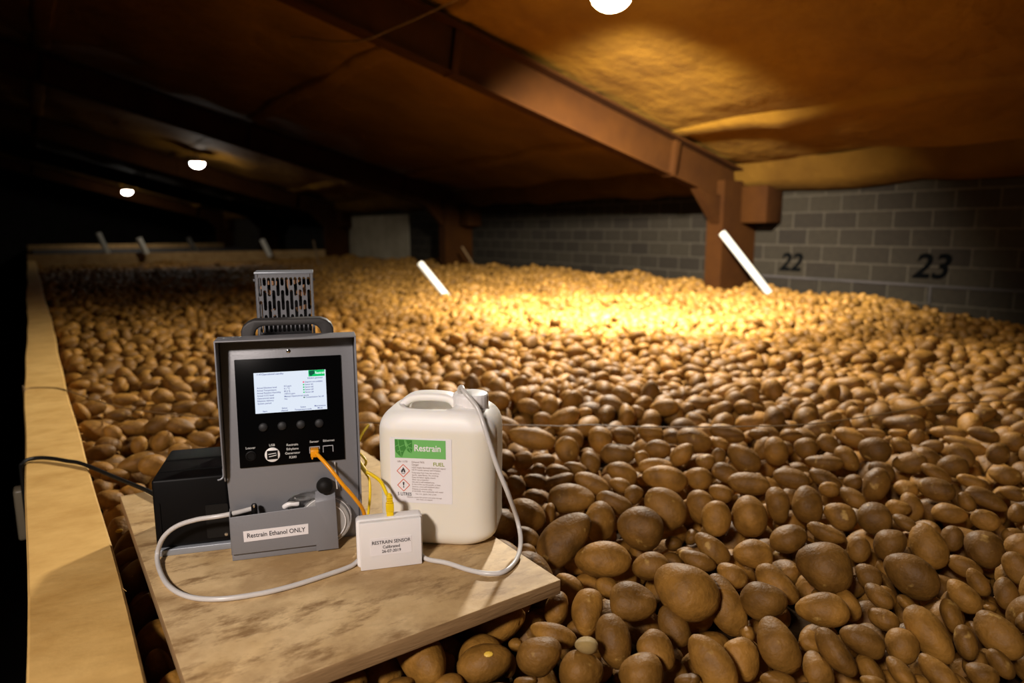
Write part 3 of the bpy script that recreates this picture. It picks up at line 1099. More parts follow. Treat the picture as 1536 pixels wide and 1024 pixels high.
# screw cap with ribs
prof = []
cap = MB()
seg = 72
Vc, Fc = [], []
pr_ = [(0.0275, 0.000), (0.0285, 0.002), (0.0285, 0.020), (0.0278, 0.0235), (0.0255, 0.0250), (0.006, 0.0252), (0.0005, 0.0252)]
for i, (r, z) in enumerate(pr_):
    for k in range(seg):
        a = 2 * pi * k / seg
        r2 = r + (0.0006 if (k % 3 == 0 and 0 < i < 4) else 0)
        Vc.append((r2 * cos(a), r2 * sin(a), z))
for i in range(len(pr_) - 1):
    for k in range(seg):
        k2 = (k + 1) % seg
        Fc.append((i * seg + k, i * seg + k2, (i + 1) * seg + k2, (i + 1) * seg + k))
Fc.append(tuple(range(seg)))
Fc.append(tuple(range((len(pr_) - 1) * seg, len(pr_) * seg)))
cap_o = cap.add(Vc, Fc, Matrix.Translation((0.1530, 0.060, 0.2165))).build('screw_cap', M_white, J, smooth=True, angle=50)
MB().lathe([(0.030, 0.0), (0.0305, 0.004), (0.028, 0.008)], 40, Matrix.Translation((0.1530, 0.060, 0.2120))).build('neck', M_can, J, smooth=True)

# its label
LY = -0.0011
x0, x1, z0, z1 = 0.0345, 0.1335, 0.0745, 0.1805
lab = MB().prism(rrect(x0, x1, z0, z1, 0.002, 3), LY, LY + 0.0022, 'y').build('can_label', M_paper, J)
lab['label'] = 'white paper label with green Restrain banner'


def lx(u):
    return x0 + u * (x1 - x0)


def lz(v):
    return z1 - v * (z1 - z0)


# photo label area 102..895 x 38..895 in its enlarged view
def LU(px, py):
    return ((px - 102) / 793.0, (py - 40 - (px - 102) * 0.045) / 830.0)


def lq(px, py, y):
    u, v = LU(px, py)
    return (lx(u), y, lz(v))


MB().add([lq(168, 298, LY - 0.0003), lq(820, 325, LY - 0.0003), lq(820, 90, LY - 0.0003), lq(168, 60, LY - 0.0003)], [(0, 1, 2, 3)]).build('green_banner', M_green, lab)
leaf = MB()
leaf.add([lq(a, b, LY - 0.0006) for a, b in ((170, 66), (290, 72), (300, 140), (318, 175), (285, 225), (255, 295), (215, 262), (180, 225), (170, 180))], [tuple(range(9))])
leaf.add([lq(a, b, LY - 0.0006) for a, b in ((300, 72), (392, 78), (394, 200), (380, 243), (340, 222), (318, 190), (330, 140))], [tuple(range(7))])
leaf.build('leaf_emblem', M_leaf, lab)
vein = MB()


def stroke(mb, pts, wd, y):
    for (a, b), (c, d) in zip(pts[:-1], pts[1:]):
        L_ = math.hypot(c - a, d - b) or 1
        ox, oy = -(d - b) / L_ * wd / 2, (c - a) / L_ * wd / 2
        mb.add([lq(a + ox, b + oy, y), lq(c + ox, d + oy, y), lq(c - ox, d - oy, y), lq(a - ox, b - oy, y)], [(0, 1, 2, 3)])


for pts in (((212, 68), (222, 150), (240, 215), (252, 290)), ((222, 130), (180, 150), (172, 158)), ((228, 160), (290, 135)), ((236, 200), (200, 215)), ((240, 215), (275, 215)),
            ((310, 74), (335, 140), (378, 238)), ((335, 140), (385, 110)), ((345, 165), (390, 180)), ((342, 160), (325, 190))):
    stroke(vein, pts, 7, LY - 0.0008)
vein.build('leaf_vein', M_green, lab)


def ltext(lines, name, m, bold=0.0, y=LY - 0.0005):
    out = []
    for t, px, py, s_px, al, sxs in lines:
        u, v = LU(px, py)
        out.append((t, lx(u), lz(v), s_px / 830.0 * (z1 - z0), al, sxs))
    return lettering(name, out, m, lab, y, bold=bold)


ltext([('Restrain', 415, 178, 118, 'LEFT', 0.86)], 'banner_lettering', M_paper, 0.018, LY - 0.0007)
ltext([('FUEL', 655, 388, 66, 'LEFT', 1.0)], 'fuel_lettering', M_olive, 0.012)
ltext([('5 LITRES', 188, 765, 58, 'LEFT', 0.84)], 'volume_lettering', M_ink, 0.010)
ltext([('UN 1170', 195, 345, 36, 'LEFT', 0.95), ('Ethanol 96%', 380, 355, 34, 'LEFT', 0.95), ('Danger', 380, 388, 34, 'LEFT', 0.9),
       ('H225 Highly flammable liquid and vapour', 380, 425, 30, 'LEFT', 0.86), ('H319 Causes serious eye irritation', 380, 455, 30, 'LEFT', 0.86),
       ('Keep away from heat, hot surfaces,', 380, 490, 27, 'LEFT', 0.9), ('sparks, open flames. No smoking.', 380, 520, 27, 'LEFT', 0.92),
       ('Keep container tightly closed.', 380, 550, 27, 'LEFT', 0.92), ('Wear eye protection.', 380, 580, 27, 'LEFT', 0.9),
       ('Use only in well ventilated area.', 380, 610, 27, 'LEFT', 0.82), ('In case of fire use dry powder or foam', 380, 640, 27, 'LEFT', 0.85),
       ('Store in a cool well ventilated place', 380, 670, 27, 'LEFT', 0.88), ('Dispose of contents safely', 380, 700, 27, 'LEFT', 0.88),
       ('IF IN EYES: rinse cautiously with water', 380, 730, 27, 'LEFT', 0.92), ('Tel +31 (0)76 543 2109', 420, 768, 25, 'LEFT', 1.1),
       ('Ethylene control for potato and onion storage', 310, 805, 24, 'LEFT', 0.98), ('info sheet on request', 430, 838, 24, 'LEFT', 1.0)], 'small_print', M_inkb, 0.006)
dm = MB()
for cx, cy, r in ((270, 467, 82), (270, 651, 79)):
    pts = [(cx, cy - r), (cx + r, cy), (cx, cy + r), (cx - r, cy), (cx, cy - r)]
    stroke(dm, pts, 9, LY - 0.0005)
dm.build('hazard_diamond', M_red, lab)
pc = MB()
fl = [(268, 418), (283, 440), (296, 470), (292, 494), (275, 480), (270, 452), (262, 480), (250, 494), (240, 470), (252, 448), (262, 440)]
pc.add([lq(a, b, LY - 0.0006) for a, b in fl], [tuple(range(len(fl)))])
pc.add([lq(a, b, LY - 0.0006) for a, b in ((246, 498), (292, 498), (292, 504), (246, 504))], [(0, 1, 2, 3)])
ex = [(258, 612), (282, 612), (275, 660), (265, 660)]
pc.add([lq(a, b, LY - 0.0006) for a, b in ex], [(0, 1, 2, 3)])
pc.add([lq(270 + 9 * cos(t), 676 + 9 * sin(t), LY - 0.0006) for t in np.linspace(0, 2 * pi, 11)[:-1]], [tuple(range(10))])
pc.build('hazard_pictogram', M_ink, lab)

# ------------------------------------------------------------------ sensor box
SB = empty('sensor_box', (0.359, 0.905, 0.050), radians(-20))
tag(SB, 'small white sensor box standing in front of the jerrycan', 'sensor')
MB().prism(rrect(0.0005, 0.0915, 0.0005, 0.0745, 0.0015, 3), 0.0, 0.009, 'y').build('cover', M_white, SB, bevel=0.0008)
MB().prism(rrect(-0.004, 0.0945, 0.0, 0.0760, 0.006, 6), 0.011, 0.030, 'y').build('back_box', M_white, SB, bevel=0.0015)
MB().prism(rrect(0.004, 0.089, 0.004, 0.071, 0.002, 3), 0.008, 0.012, 'y').build('seam_gasket', M_paper, SB)
sl = MB().prism(rrect(0.0155, 0.0765, 0.022, 0.049, 0.001, 2), -0.0005, 0.0003, 'y').build('sensor_label', M_paper, SB)
lettering('sensor_lettering', [('RESTRAIN SENSOR', 0.046, 0.0425, 0.0076, 'CENTER', 0.90), ('Calibrated', 0.046, 0.0348, 0.0066, 'CENTER', 0.92), ('26-07-2019', 0.046, 0.0280, 0.0066, 'CENTER', 0.92)], M_ink, sl, -0.0010, bold=0.008)


def world_of(e, p):
    a = e.rotation_euler.z
    x, y, z = p
    return Vector((e.location.x + x * cos(a) - y * sin(a), e.location.y + x * sin(a) + y * cos(a), e.location.z + z))


def on_plane(e, x, y, ly):
    """point seen at a photo position on the upright plane local y = ly of a standing thing"""
    a = e.rotation_euler.z
    n_ = np.array([-sin(a), cos(a), 0.0])
    p0 = np.array(e.location)
    d = ray(x, y)
    return Vector(CAM + d * ((ly - (CAM - p0) @ n_) / (d @ n_)))


# ------------------------------------------------------------------ cables and hose
# yellow patch cable into the top of the sensor box
plug0 = world_of(SB, (0.0470, 0.019, 0.076))
ye = empty('patch_cable', plug0)
tag(ye, 'yellow network cable plugged into the top of the white sensor box', 'cable')


def rel(pts, e):
    l = e.location
    return [Vector(p) - l for p in pts]


p1 = world_of(SB, (0.0470, 0.019, 0.108))
path = [p1, Vector(pd(581, 742, 1.045)), Vector(pd(571, 722, 1.06)), Vector(pd(558, 712, 1.08)), Vector(pd(549, 706, 1.10)), Vector(pd(538, 690, 1.13))]
MB().tube(rel(bez(path), ye), 0.0028, 12).build('cable', M_yel, ye, smooth=True)
mb = MB()
base_ = Vector((0, 0, 0))
for z_a, z_b, w_ in ((-0.004, 0.006, 0.0050), (0.006, 0.019, 0.0058), (0.0198, 0.0225, 0.0046), (0.0235, 0.0262, 0.0046), (0.0272, 0.030, 0.0044)):
    mb.box(-w_, w_, -0.0045, 0.0045, z_a, z_b, Matrix.Rotation(radians(-20), 4, 'Z'))
mb.tube([(0, 0, 0.004), (0, 0, 0.033)], 0.0034, 10)
mb.build('plug', M_yel, ye, bevel=0.0006)
path = [Vector(pd(*p)) for p in ((553, 637, 1.26), (545, 648, 1.24), (538, 662, 1.22), (537, 676, 1.20), (544, 684, 1.18), (549, 692, 1.17), (546, 699, 1.17), (538, 700, 1.18), (534, 694, 1.2))]
MB().tube(rel(bez(path), ye), 0.0023, 10).build('cable_loop', M_yel, ye, smooth=True)
path = [Vector(pd(*p)) for p in ((539, 698, 1.13), (548, 709, 1.115), (554, 720, 1.105), (555, 742, 1.10), (553, 765, 1.10), (550, 790, 1.10))]
MB().tube(rel(bez(path), ye), 0.0021, 10).build('cable_strand', M_yel, ye, smooth=True)
# orange cable from the machine's sensor port
oe_loc = world_of(G, (0.1312, 0.012, 0.1615))
oe = empty('patch_cable', oe_loc)
tag(oe, 'orange network cable hanging from the machine sensor port behind the white box', 'cable')
path = [oe_loc + Vector((0, 0, 0.0)), world_of(G, (0.137, -0.006, 0.160)), Vector(pd(493, 700, 1.035)), Vector(pd(513, 725, 1.035)), Vector(pd(533, 748, 1.045)), Vector(pd(545, 766, 1.06)), Vector(pd(549, 790, 1.075)), Vector(pd(549, 812, 1.085))]
MB().tube(rel(bez(path), oe), 0.0030, 12).build('cable', M_ora, oe, smooth=True)
mb = MB()
mb.box(-0.0062, 0.0062, -0.012, 0.006, -0.006, 0.006, Matrix.Rotation(radians(-19), 4, 'Z'))
mb.box(-0.0052, -0.0025, -0.011, 0.002, -0.0095, -0.006, Matrix.Rotation(radians(-19), 4, 'Z'))
mb.build('plug', M_ora, oe, bevel=0.0015)

# milky hose from the can cap round to the tray
hs = [world_of(J, (0.139, 0.052, 0.236)), world_of(J, (0.1375, 0.045, 0.2490)), world_of(J, (0.1435, 0.035, 0.2560)), world_of(J, (0.152, 0.020, 0.2500)),
      Vector(pd(716, 612, 1.060)), Vector(pd(728, 645, 1.050)), Vector(pd(744, 695, 1.05)), Vector(pd(762, 740, 1.06)), Vector(at(776, 780, 0.092)), Vector(at(781, 812, 0.066)),
      Vector(at(775, 838, 0.056)), Vector(at(758, 856, 0.0545))]
hs += [Vector(at(x, y, 0.0545)) for x, y in ((735, 860), (705, 855), (670, 844), (640, 838))]
hs += [world_of(SB, (0.085, 0.036, 0.0045)), world_of(SB, (0.045, 0.0385, 0.0045)), world_of(SB, (0.005, 0.034, 0.0045))]
hs += [Vector(at(x, y, 0.0545)) for x, y in ((526, 849), (490, 862), (440, 878), (390, 890), (330, 898), (285, 895), (255, 880), (240, 856))]
hs += [on_plane(G, 236, 831, 0.036), on_plane(G, 245, 806, 0.028), on_plane(G, 265, 789, 0.022), on_plane(G, 295, 779, 0.017), on_plane(G, 328, 774, 0.012), world_of(G, (0.012, 0.014, 0.0745)), world_of(G, (0.034, 0.020, 0.0760))]
o = MB().tube(bez(hs, 10), 0.0036, 14).build('fuel_hose', M_tube, smooth=True)
tag(o, 'milky flexible hose looping over the board from the jerrycan cap to the machine', 'hose')

# black mains cable over the plank
pc_ = [Vector((-0.058, 1.775, -0.60)), Vector((-0.059, 1.772, -0.20)), Vector((-0.059, 1.768, 0.02)), Vector((-0.0545, 1.766, 0.0545))]
pc_ += [Vector(at(x, y, 0.0555)) for x, y in ((52, 687), (75, 687), (100, 691), (125, 696))]
pc_ += [Vector((0.108, 1.546, 0.050)), Vector((0.140, 1.44, 0.0555)), Vector((0.165, 1.36, 0.0555)), Vector((0.205, 1.285, 0.062)), Vector((0.2355, 1.245, 0.075))]
tag(MB().tube(bez(pc_), 0.0042, 10).build('mains_cable', M_rubber, smooth=True), 'black mains cable lying over the plank to the machine', 'cable')
# thin brown wire over plank and potatoes
wp = [Vector((-0.058, 2.60, -0.50)), Vector((-0.058, 2.60, 0.02)), Vector((-0.054, 2.597, 0.0525))]
wp += [Vector(at(x, y, 0.053)) for x, y in ((45, 582), (70, 581), (92, 583))]
wp += [Vector(at(x, y, 0.052)) for x, y in ((120, 592), (160, 605), (200, 614), (250, 620), (320, 627), (430, 632), (560, 634), (700, 636), (810, 638), (850, 639), (885, 637), (960, 640), (1060, 640), (1180, 638), (1247, 632), (1302, 624), (1364, 614), (1402, 607), (1477, 602), (1560, 598))]
tag(MB().tube(bez(wp), 0.0018, 8).build('thin_wire', M_wire, smooth=True), 'thin brown wire stretched over the plank and across the potatoes', 'wire')


# ------------------------------------------------------------------ tilted white pipes
def pipe(b, t, r, label, m=M_pipe, name='sampling_pipe', group=None):
    b, t = Vector(b), Vector(t)
    d = (t - b).normalized()
    M = Matrix.Translation(b) @ d.to_track_quat('Z', 'Y').to_matrix().to_4x4()
    L_ = (t - b).length
    mb = MB()
    seg = 20
    V, Fs = [], []
    pr2 = [(r, -0.1 if b[1] < 14.3 else -0.3), (r, L_), (r * 0.8, L_), (r * 0.8, L_ - 0.06)]
    for rr2, z in pr2:
        for k in range(seg):
            a = 2 * pi * k / seg
            V.append((rr2 * cos(a), rr2 * sin(a), z))
    for i in range(3):
        for k in range(seg):
            k2 = (k + 1) % seg
            Fs.append((i * seg + k, i * seg + k2, (i + 1) * seg + k2, (i + 1) * seg + k))
    Fs.append(tuple(range(seg)))
    Fs.append(tuple(range(3 * seg, 4 * seg)))
    o = mb.add(V, Fs, M).build(name, m, smooth=True)
    tag(o, label, 'pipe', group)


b = at(668, 442, 0.0)
dp = proj(b)[2]
pipe(b, pd(630, 395, dp + 0.05), 0.031, 'short white pipe leaning out of the potatoes behind the machine')
b = at(1148, 432, 0.055)
dp = proj(b)[2]
pipe(b, pd(1083, 349, dp - 0.05), 0.031, 'long white pipe leaning out of the potatoes near the block wall')
for (x0_, y0_, x1_, y1_, Y, lab_) in ((155, 366, 147, 349, 15.2, 'far pipe stub, leftmost above the partition board'), (216, 373, 208, 357, 14.1, 'far pipe stub second from the left at the partition'),
                                      (290, 370, 282, 356, 18.0, 'faint far pipe stub third from the left behind the partition'), (402, 377, 393, 359, 14.1, 'far pipe stub on the partition, right of the other three')):
    pipe(atY(x0_, y0_, Y), atY(x1_, y1_, Y), 0.05, lab_)
for (x0_, y0_, x1_, y1_, Y, lab_) in ((478, 398, 470, 360, 11.5, 'dim thin stick leaning out of the far potatoes left of the dark wall'), (712, 400, 693, 370, 8.5, 'dim thin stick leaning out of the potatoes beyond the white pipe')):
    pipe(atY(x0_, y0_, Y), atY(x1_, y1_, Y), 0.014, lab_, M_wire, 'leaning_stick')
# clear plastic sleeve fixed outside the plank
mb = MB()
mb.box(-0.100, -0.060, 2.00, 2.03, -0.30, -0.085)
o = MB().box(-0.088, -0.036, 1.99, 2.035, -0.205, -0.075).build('plastic_sleeve', M_sleeve, bevel=0.006)
tag(o, 'clear plastic sleeve fixed to the outside of the bin wall', 'sleeve')

# ------------------------------------------------------------------ potatoes
# shape prototypes: unit ellipsoids with bends, lumps and eyes


def ico(sub):
    bm = bmesh.new()
    bmesh.ops.create_icosphere(bm, subdivisions=sub, radius=1)
    V = np.array([v.co[:] for v in bm.verts])
    Fc_ = np.array([[v.index for v in f.verts] for f in bm.faces])
    bm.free()
    return V, Fc_


ICO = {k: ico(k) for k in (2, 3, 4, 5)}
NPROTO = 16


def shape(V, k):
    r = np.random.default_rng(100 + k)
    P = V.copy()
    amp = 0.08 if k % 3 else 0.13
    disp = np.zeros(len(P))
    for _ in range(7):
        d = r.normal(size=3)
        d /= np.linalg.norm(d)
        f = r.uniform(1.5, 3.6)
        disp += amp * 0.42 * np.sin(f * (V @ d) + r.uniform(0, 6.28))
    for _ in range(6):                              # eyes
        d = r.normal(size=3)
        d[0] *= 1.4
        d /= np.linalg.norm(d)
        c = V @ d
        disp -= 0.045 * np.exp(-(1 - c) / 0.006)
        disp += 0.018 * np.exp(-((1 - c) - 0.02) ** 2 / 0.0003)
    P *= (1 + disp)[:, None]
    tap = r.uniform(-0.16, 0.16)
    P[:, 1:] *= (1 + tap * P[:, :1])
    P[:, 2] += r.uniform(-0.10, 0.16) * (P[:, 0] ** 2 - 0.33)
    P -= (P.max(0) + P.min(0)) / 2
    P /= (P.max(0) - P.min(0)) / 2
    # flatten slightly into a blocky tuber
    q = np.abs(P) ** 1.0
    return P


PV = {lod: [shape(ICO[lod][0], k) for k in range(NPROTO)] for lod in (2, 3, 4, 5)}
proto_me = []
for k in range(NPROTO):
    me = bpy.data.meshes.new('potato')
    me.from_pydata(PV[5][k].tolist() if False else PV[4][k].tolist(), [], ICO[4][1].tolist())
    me.polygons.foreach_set('use_smooth', [True] * len(me.polygons))
    me.materials.append(M_pot)
    proto_me.append(me)

# potatoes placed one by one where the photo shows them: view origin x, y, scale, then cx, cy, major, minor, angle
DIG = []


def dig(ox, oy, s, rows, z=-0.012):
    for r in rows:
        cx, cy, a, b_, an = r[:5]
        DIG.append((ox + cx / s, oy + cy / s, a / s, b_ / s, an, z + (r[5] if len(r) > 5 else 0.0), r[6] if len(r) > 6 else None))


dig(768, 640, 4, [
    (310, 665, 405, 250, 52, .012, 'long potato tilted upright beside the right corner of the plywood board'), (545, 795, 360, 220, 10, 0, 'oval potato lying just right of the upright long one by the board'), (770, 610, 290, 270, 0), (530, 570, 240, 210, -60, -.01), (915, 490, 290, 240, -35),
    (355, 425, 290, 180, 10), (90, 525, 240, 190, -45), (610, 460, 230, 130, -25), (725, 410, 130, 110, 60), (650, 350, 140, 90, -10),
    (915, 310, 280, 160, -5), (330, 135, 160, 150, 90, .01), (635, 170, 215, 140, -10), (530, 80, 170, 150, 90, .01), (120, 70, 290, 130, -10, .01), (875, 135, 160, 120, 0),
    (1020, 165, 175, 115, 42, .01), (1095, 80, 225, 150, -20), (660, 275, 200, 130, -25), (470, 215, 150, 120, -60, -.01), (185, 200, 150, 80, 0), (70, 200, 140, 110, 0, -.01),
    (280, 270, 160, 90, -10), (154, 265, 100, 80, 60), (140, 325, 150, 90, -10), (380, 250, 150, 80, -15), (480, 340, 230, 120, -20), (280, 330, 200, 90, 15),
    (25, 350, 130, 110, -45), (145, 420, 140, 90, -20, -.01), (860, 230, 210, 90, 10), (1120, 310, 170, 140, -10), (1290, 280, 190, 120, -15), (1390, 190, 230, 150, -30),
    (1240, 180, 110, 90, 90), (1420, 340, 260, 140, 0), (1225, 550, 220, 190, 90, .005), (1425, 535, 255, 230, 90), (1130, 480, 210, 180, 90, -.005), (1250, 400, 150, 110, -15),
    (1200, 730, 265, 140, -35), (1445, 760, 255, 180, 0), (830, 835, 240, 170, 25, -.01), (1110, 800, 250, 110, -15, -.01), (1320, 890, 210, 140, -25),
    (230, 530, 150, 70, 90, -.02), (80, 660, 180, 120, -20, -.02), (90, 745, 120, 90, -20, -.03), (660, 50, 160, 110, -10), (970, 60, 130, 90, 0), (1290, 40, 220, 110, -10),
    (1480, 45, 130, 70, 0), (1250, 100, 110, 80, 0), (830, 40, 160, 120, -20), (1510, 130, 150, 120, 90), (785, 195, 110, 90, -60), (1160, 210, 120, 100, 0, -.01), (1080, 660, 110, 90, 50, -.045), (1040, 750, 110, 60, 10, -.035), (970, 700, 110, 90, 0, -.06)])
dig(1152, 640, 4, [
    (335, 840, 370, 320, -5, .02, 'big nearly round potato standing out among the nearest on the right'), (860, 890, 385, 260, -25, .012, 'large dark egg-shaped potato right of the big round one'), (960, 715, 300, 235, -60, .005, 'upright egg-shaped potato directly above the large dark one'), (1295, 730, 275, 235, -20), (730, 710, 210, 210, 0), (640, 550, 220, 210, 0),
    (430, 535, 215, 170, -15), (235, 465, 240, 195, 95, .01), (60, 470, 230, 150, -80), (120, 670, 220, 200, 60), (345, 640, 250, 110, -20, -.005), (545, 735, 170, 150, 90, -.025),
    (650, 345, 215, 185, -78, .01), (640, 140, 205, 170, 0, .015), (335, 215, 240, 100, 0), (475, 190, 190, 130, -50), (225, 130, 145, 140, 0), (45, 145, 180, 165, 90),
    (140, 310, 230, 130, -5), (345, 315, 220, 110, -10), (368, 375, 130, 100, -5, .015), (510, 425, 190, 110, -35), (510, 330, 120, 100, 0, -.01), (1010, 375, 240, 150, -5, .015),
    (1110, 235, 200, 150, 0, .01), (1160, 170, 200, 140, -40), (1010, 280, 210, 100, -15), (850, 215, 220, 140, 10), (960, 180, 190, 110, -20), (1220, 330, 190, 90, -15),
    (1420, 290, 215, 130, -5), (1310, 430, 280, 120, -15), (1470, 400, 180, 100, -5), (1090, 520, 230, 130, 0, -.005), (1305, 560, 190, 140, -20), (860, 480, 190, 150, -60, -.01),
    (780, 490, 160, 110, -15), (820, 575, 170, 90, -30), (1105, 670, 170, 150, 90, -.005), (1470, 655, 150, 110, 0, -.02), (1500, 520, 130, 130, 0), (1180, 110, 280, 100, -15),
    (1380, 160, 150, 150, 0, -.005), (980, 120, 160, 90, 20), (800, 110, 140, 100, 0), (500, 65, 220, 110, -20), (365, 100, 150, 110, -20), (620, 40, 180, 70, 0), (890, 60, 110, 100, 60),
    (1080, 35, 230, 90, 0), (1290, 45, 200, 100, -5), (1470, 90, 160, 140, -10), (680, 270, 180, 130, -20, -.015), (600, 895, 190, 150, -30, -.015), (1180, 840, 240, 130, -20, -.03),
    (1500, 850, 230, 190, -60), (1190, 450, 150, 110, -50), (780, 40, 120, 60, 0), (140, 50, 140, 80, 0), (830, 370, 150, 120, 30, -.01)])
dig(768, 832, 5.333, [
    (965, 365, 400, 325, 15, .01, 'glossy round potato with a pale patch, right of the board corner'), (765, 265, 220, 170, -20, -.03), (595, 455, 380, 265, 82, -.01), (812, 690, 440, 310, -78, .01, 'upright potato with a yellow rubbed top in the front of the heap'),
    (1290, 570, 370, 260, -52, -.015), (1165, 760, 360, 290, -30, 0), (595, 722, 205, 140, 0, .035, 'tiny pale yellow potato, smallest of the nearest ones'), (215, 815, 400, 320, 0, .01, 'round brown potato with an orange scuffed patch below the board'),
    (330, 640, 420, 190, -15, -.01), (555, 930, 400, 330, 0, .005), (1030, 960, 400, 370, 0, 0), (355, 430, 270, 220, 100, -.02), (450, 280, 300, 250, -40, -.03), (1420, 1010, 200, 120, 20), (110, 1020, 220, 100, 0), (30, 720, 130, 110, 0, -.02), (-20, 880, 120, 200, 0, -.02)])
dig(1008, 832, 5.333, [
    (110, 290, 590, 440, -25, .025, 'largest smooth brown potato of the front rows, lying aslant'), (425, 400, 530, 310, -62, -.012), (725, 375, 395, 325, -18, .005), (845, 720, 480, 355, -60, .015, 'smooth egg-shaped brown potato leaning left near the lower edge'), (830, 240, 430, 260, -45, -.01),
    (1200, 440, 470, 290, 14, .01, 'flat-lying oval potato with a bright spot under the big round one'), (1400, 400, 280, 220, -60, -.02), (1300, 780, 490, 250, -52, .01, 'knobbly double-lobed potato at the front on the right'), (1110, 690, 210, 190, 0, 0), (320, 870, 570, 350, -48, .01),
    (570, 830, 370, 320, -50, -.012), (1165, 930, 340, 260, -60, -.012), (850, 1010, 330, 170, 0, -.01), (600, 630, 140, 130, 0, -.03), (115, 1010, 220, 120, 10)])
dig(1248, 832, 5.333, [
    (245, 680, 410, 245, -15, .012, 'oval potato with a bright glint at the lower right of the heap'), (560, 725, 330, 290, -35, 0), (410, 515, 285, 180, -10, -.01), (600, 390, 200, 120, -20, -.02), (775, 635, 590, 340, -50, .015, 'long dark potato lying diagonally at the lower right'),
    (960, 490, 340, 200, -52, -.02), (1070, 700, 300, 210, -70, -.02), (375, 330, 290, 185, -40, .005), (1050, 330, 370, 250, -45, 0), (1165, 220, 290, 180, -50, -.015), (1395, 310, 290, 220, -68, -.01),
    (1330, 640, 520, 320, -36, .015, 'big broad potato at the right edge, paler on its upper side'), (1350, 870, 320, 200, -48, -.01), (1195, 960, 310, 220, -15, .0), (850, 950, 440, 210, -32, -.005), (550, 940, 340, 190, -45, 0), (300, 920, 310, 200, -50, -.02), (330, 1020, 240, 110, 0),
    (1530, 530, 170, 130, 80), (1260, 420, 130, 100, 0, -.04), (700, 1010, 200, 120, 0, -.03), (1010, 1010, 200, 120, 0, -.03)])
dig(576, 864, 6.4, [
    (968, 835, 600, 370, 8, 0, 'oval potato with a small yellow chip, directly below the board edge'), (620, 1030, 330, 190, 5, -.01), (480, 900, 520, 320, 10, -.035), (150, 1040, 330, 140, 5, -.01), (980, 500, 420, 270, 10, -.05), (200, 860, 360, 260, 0, -.06)])
dig(96, 560, 6.4, [
    (125, 370, 215, 125, -58), (290, 330, 260, 170, 15), (280, 560, 380, 220, -25, .005, 'broad flat potato against the plank where it has splinters'), (465, 570, 210, 170, -50), (330, 765, 320, 170, 5), (420, 700, 260, 200, -30, -.01), (720, 690, 190, 170, 90, -.02),
    (945, 650, 235, 200, 50, .005), (1120, 500, 290, 160, -10), (900, 500, 260, 180, 20), (660, 520, 340, 150, -5), (530, 400, 250, 130, 0), (710, 395, 120, 90, 0), (720, 290, 150, 80, 0, .008),
    (590, 250, 260, 130, -5), (530, 115, 165, 150, 90), (320, 140, 170, 100, -15), (150, 110, 210, 110, 0), (830, 110, 200, 110, 0), (1120, 150, 220, 140, -20), (950, 225, 230, 170, -20),
    (1150, 320, 270, 130, 0), (1340, 340, 250, 160, 0), (1320, 630, 280, 160, -15), (1430, 560, 180, 110, 0), (1110, 730, 240, 130, 10), (700, 860, 400, 200, 8, .005, 'wide two-humped potato left of the black cover'), (860, 880, 300, 230, -20),
    (360, 930, 270, 180, -20), (500, 980, 300, 150, -10, -.01), (1290, 120, 190, 140, 0), (930, 345, 220, 120, 0), (1140, 230, 190, 110, -20)])
dig(120, 720, 3.367, [
    (140, 100, 160, 115, 10, -.02), (200, 270, 190, 140, 80, -.02, 'potato with a bright yellow notch between the plank and the board'), (260, 480, 200, 180, 90, -.045), (325, 680, 250, 190, 85, -.045, 'dark potato in the gap between plank and board'),
    (360, 880, 250, 220, 90, -.045, 'nearest potato in the gap between plank and board'), (265, 60, 150, 90, 0, -.02)])

# height map of the heap
RES = 0.008
GX0, GX1, GY0, GY1 = 0.064, WX, -0.35, 14.2
NX, NY = int((GX1 - GX0) / RES), int((GY1 - GY0) / RES)
H = np.full((NY, NX), -0.140, dtype=np.float32)


def ellipsoid(axes, R):
    """arrays of lower/upper offsets over a footprint grid"""
    A = R @ np.diag(1 / np.array(axes) ** 2) @ R.T
    C_ = R @ np.diag(np.array(axes) ** 2) @ R.T
    hx, hy, hz = np.sqrt(np.diag(C_))
    nx_, ny_ = int(hx / RES) + 1, int(hy / RES) + 1
    gx, gy = np.meshgrid(np.arange(-nx_, nx_ + 1) * RES, np.arange(-ny_, ny_ + 1) * RES)
    bq = A[0, 2] * gx + A[1, 2] * gy
    cq = A[0, 0] * gx * gx + 2 * A[0, 1] * gx * gy + A[1, 1] * gy * gy - 1
    disc = bq * bq - A[2, 2] * cq
    ok = disc > 0
    sq = np.sqrt(np.where(ok, disc, 0))
    lo = np.where(ok, (-bq - sq) / A[2, 2], 1e3)
    hi = np.where(ok, (-bq + sq) / A[2, 2], -1e3)
    return lo.astype(np.float32), hi.astype(np.float32), nx_, ny_, hz


def rand_rot(r, tilt=28):
    a = r.uniform(0, 2 * pi)
    t = radians(r.normal(0, tilt))
    ro = r.uniform(0, 2 * pi)
    Rz = np.array([[cos(a), -sin(a), 0], [sin(a), cos(a), 0], [0, 0, 1]])
    Ry = np.array([[cos(t), 0, sin(t)], [0, 1, 0], [-sin(t), 0, cos(t)]])
    Rx = np.array([[1, 0, 0], [0, cos(ro), -sin(ro)], [0, sin(ro), cos(ro)]])
    return Rz @ Ry @ Rx


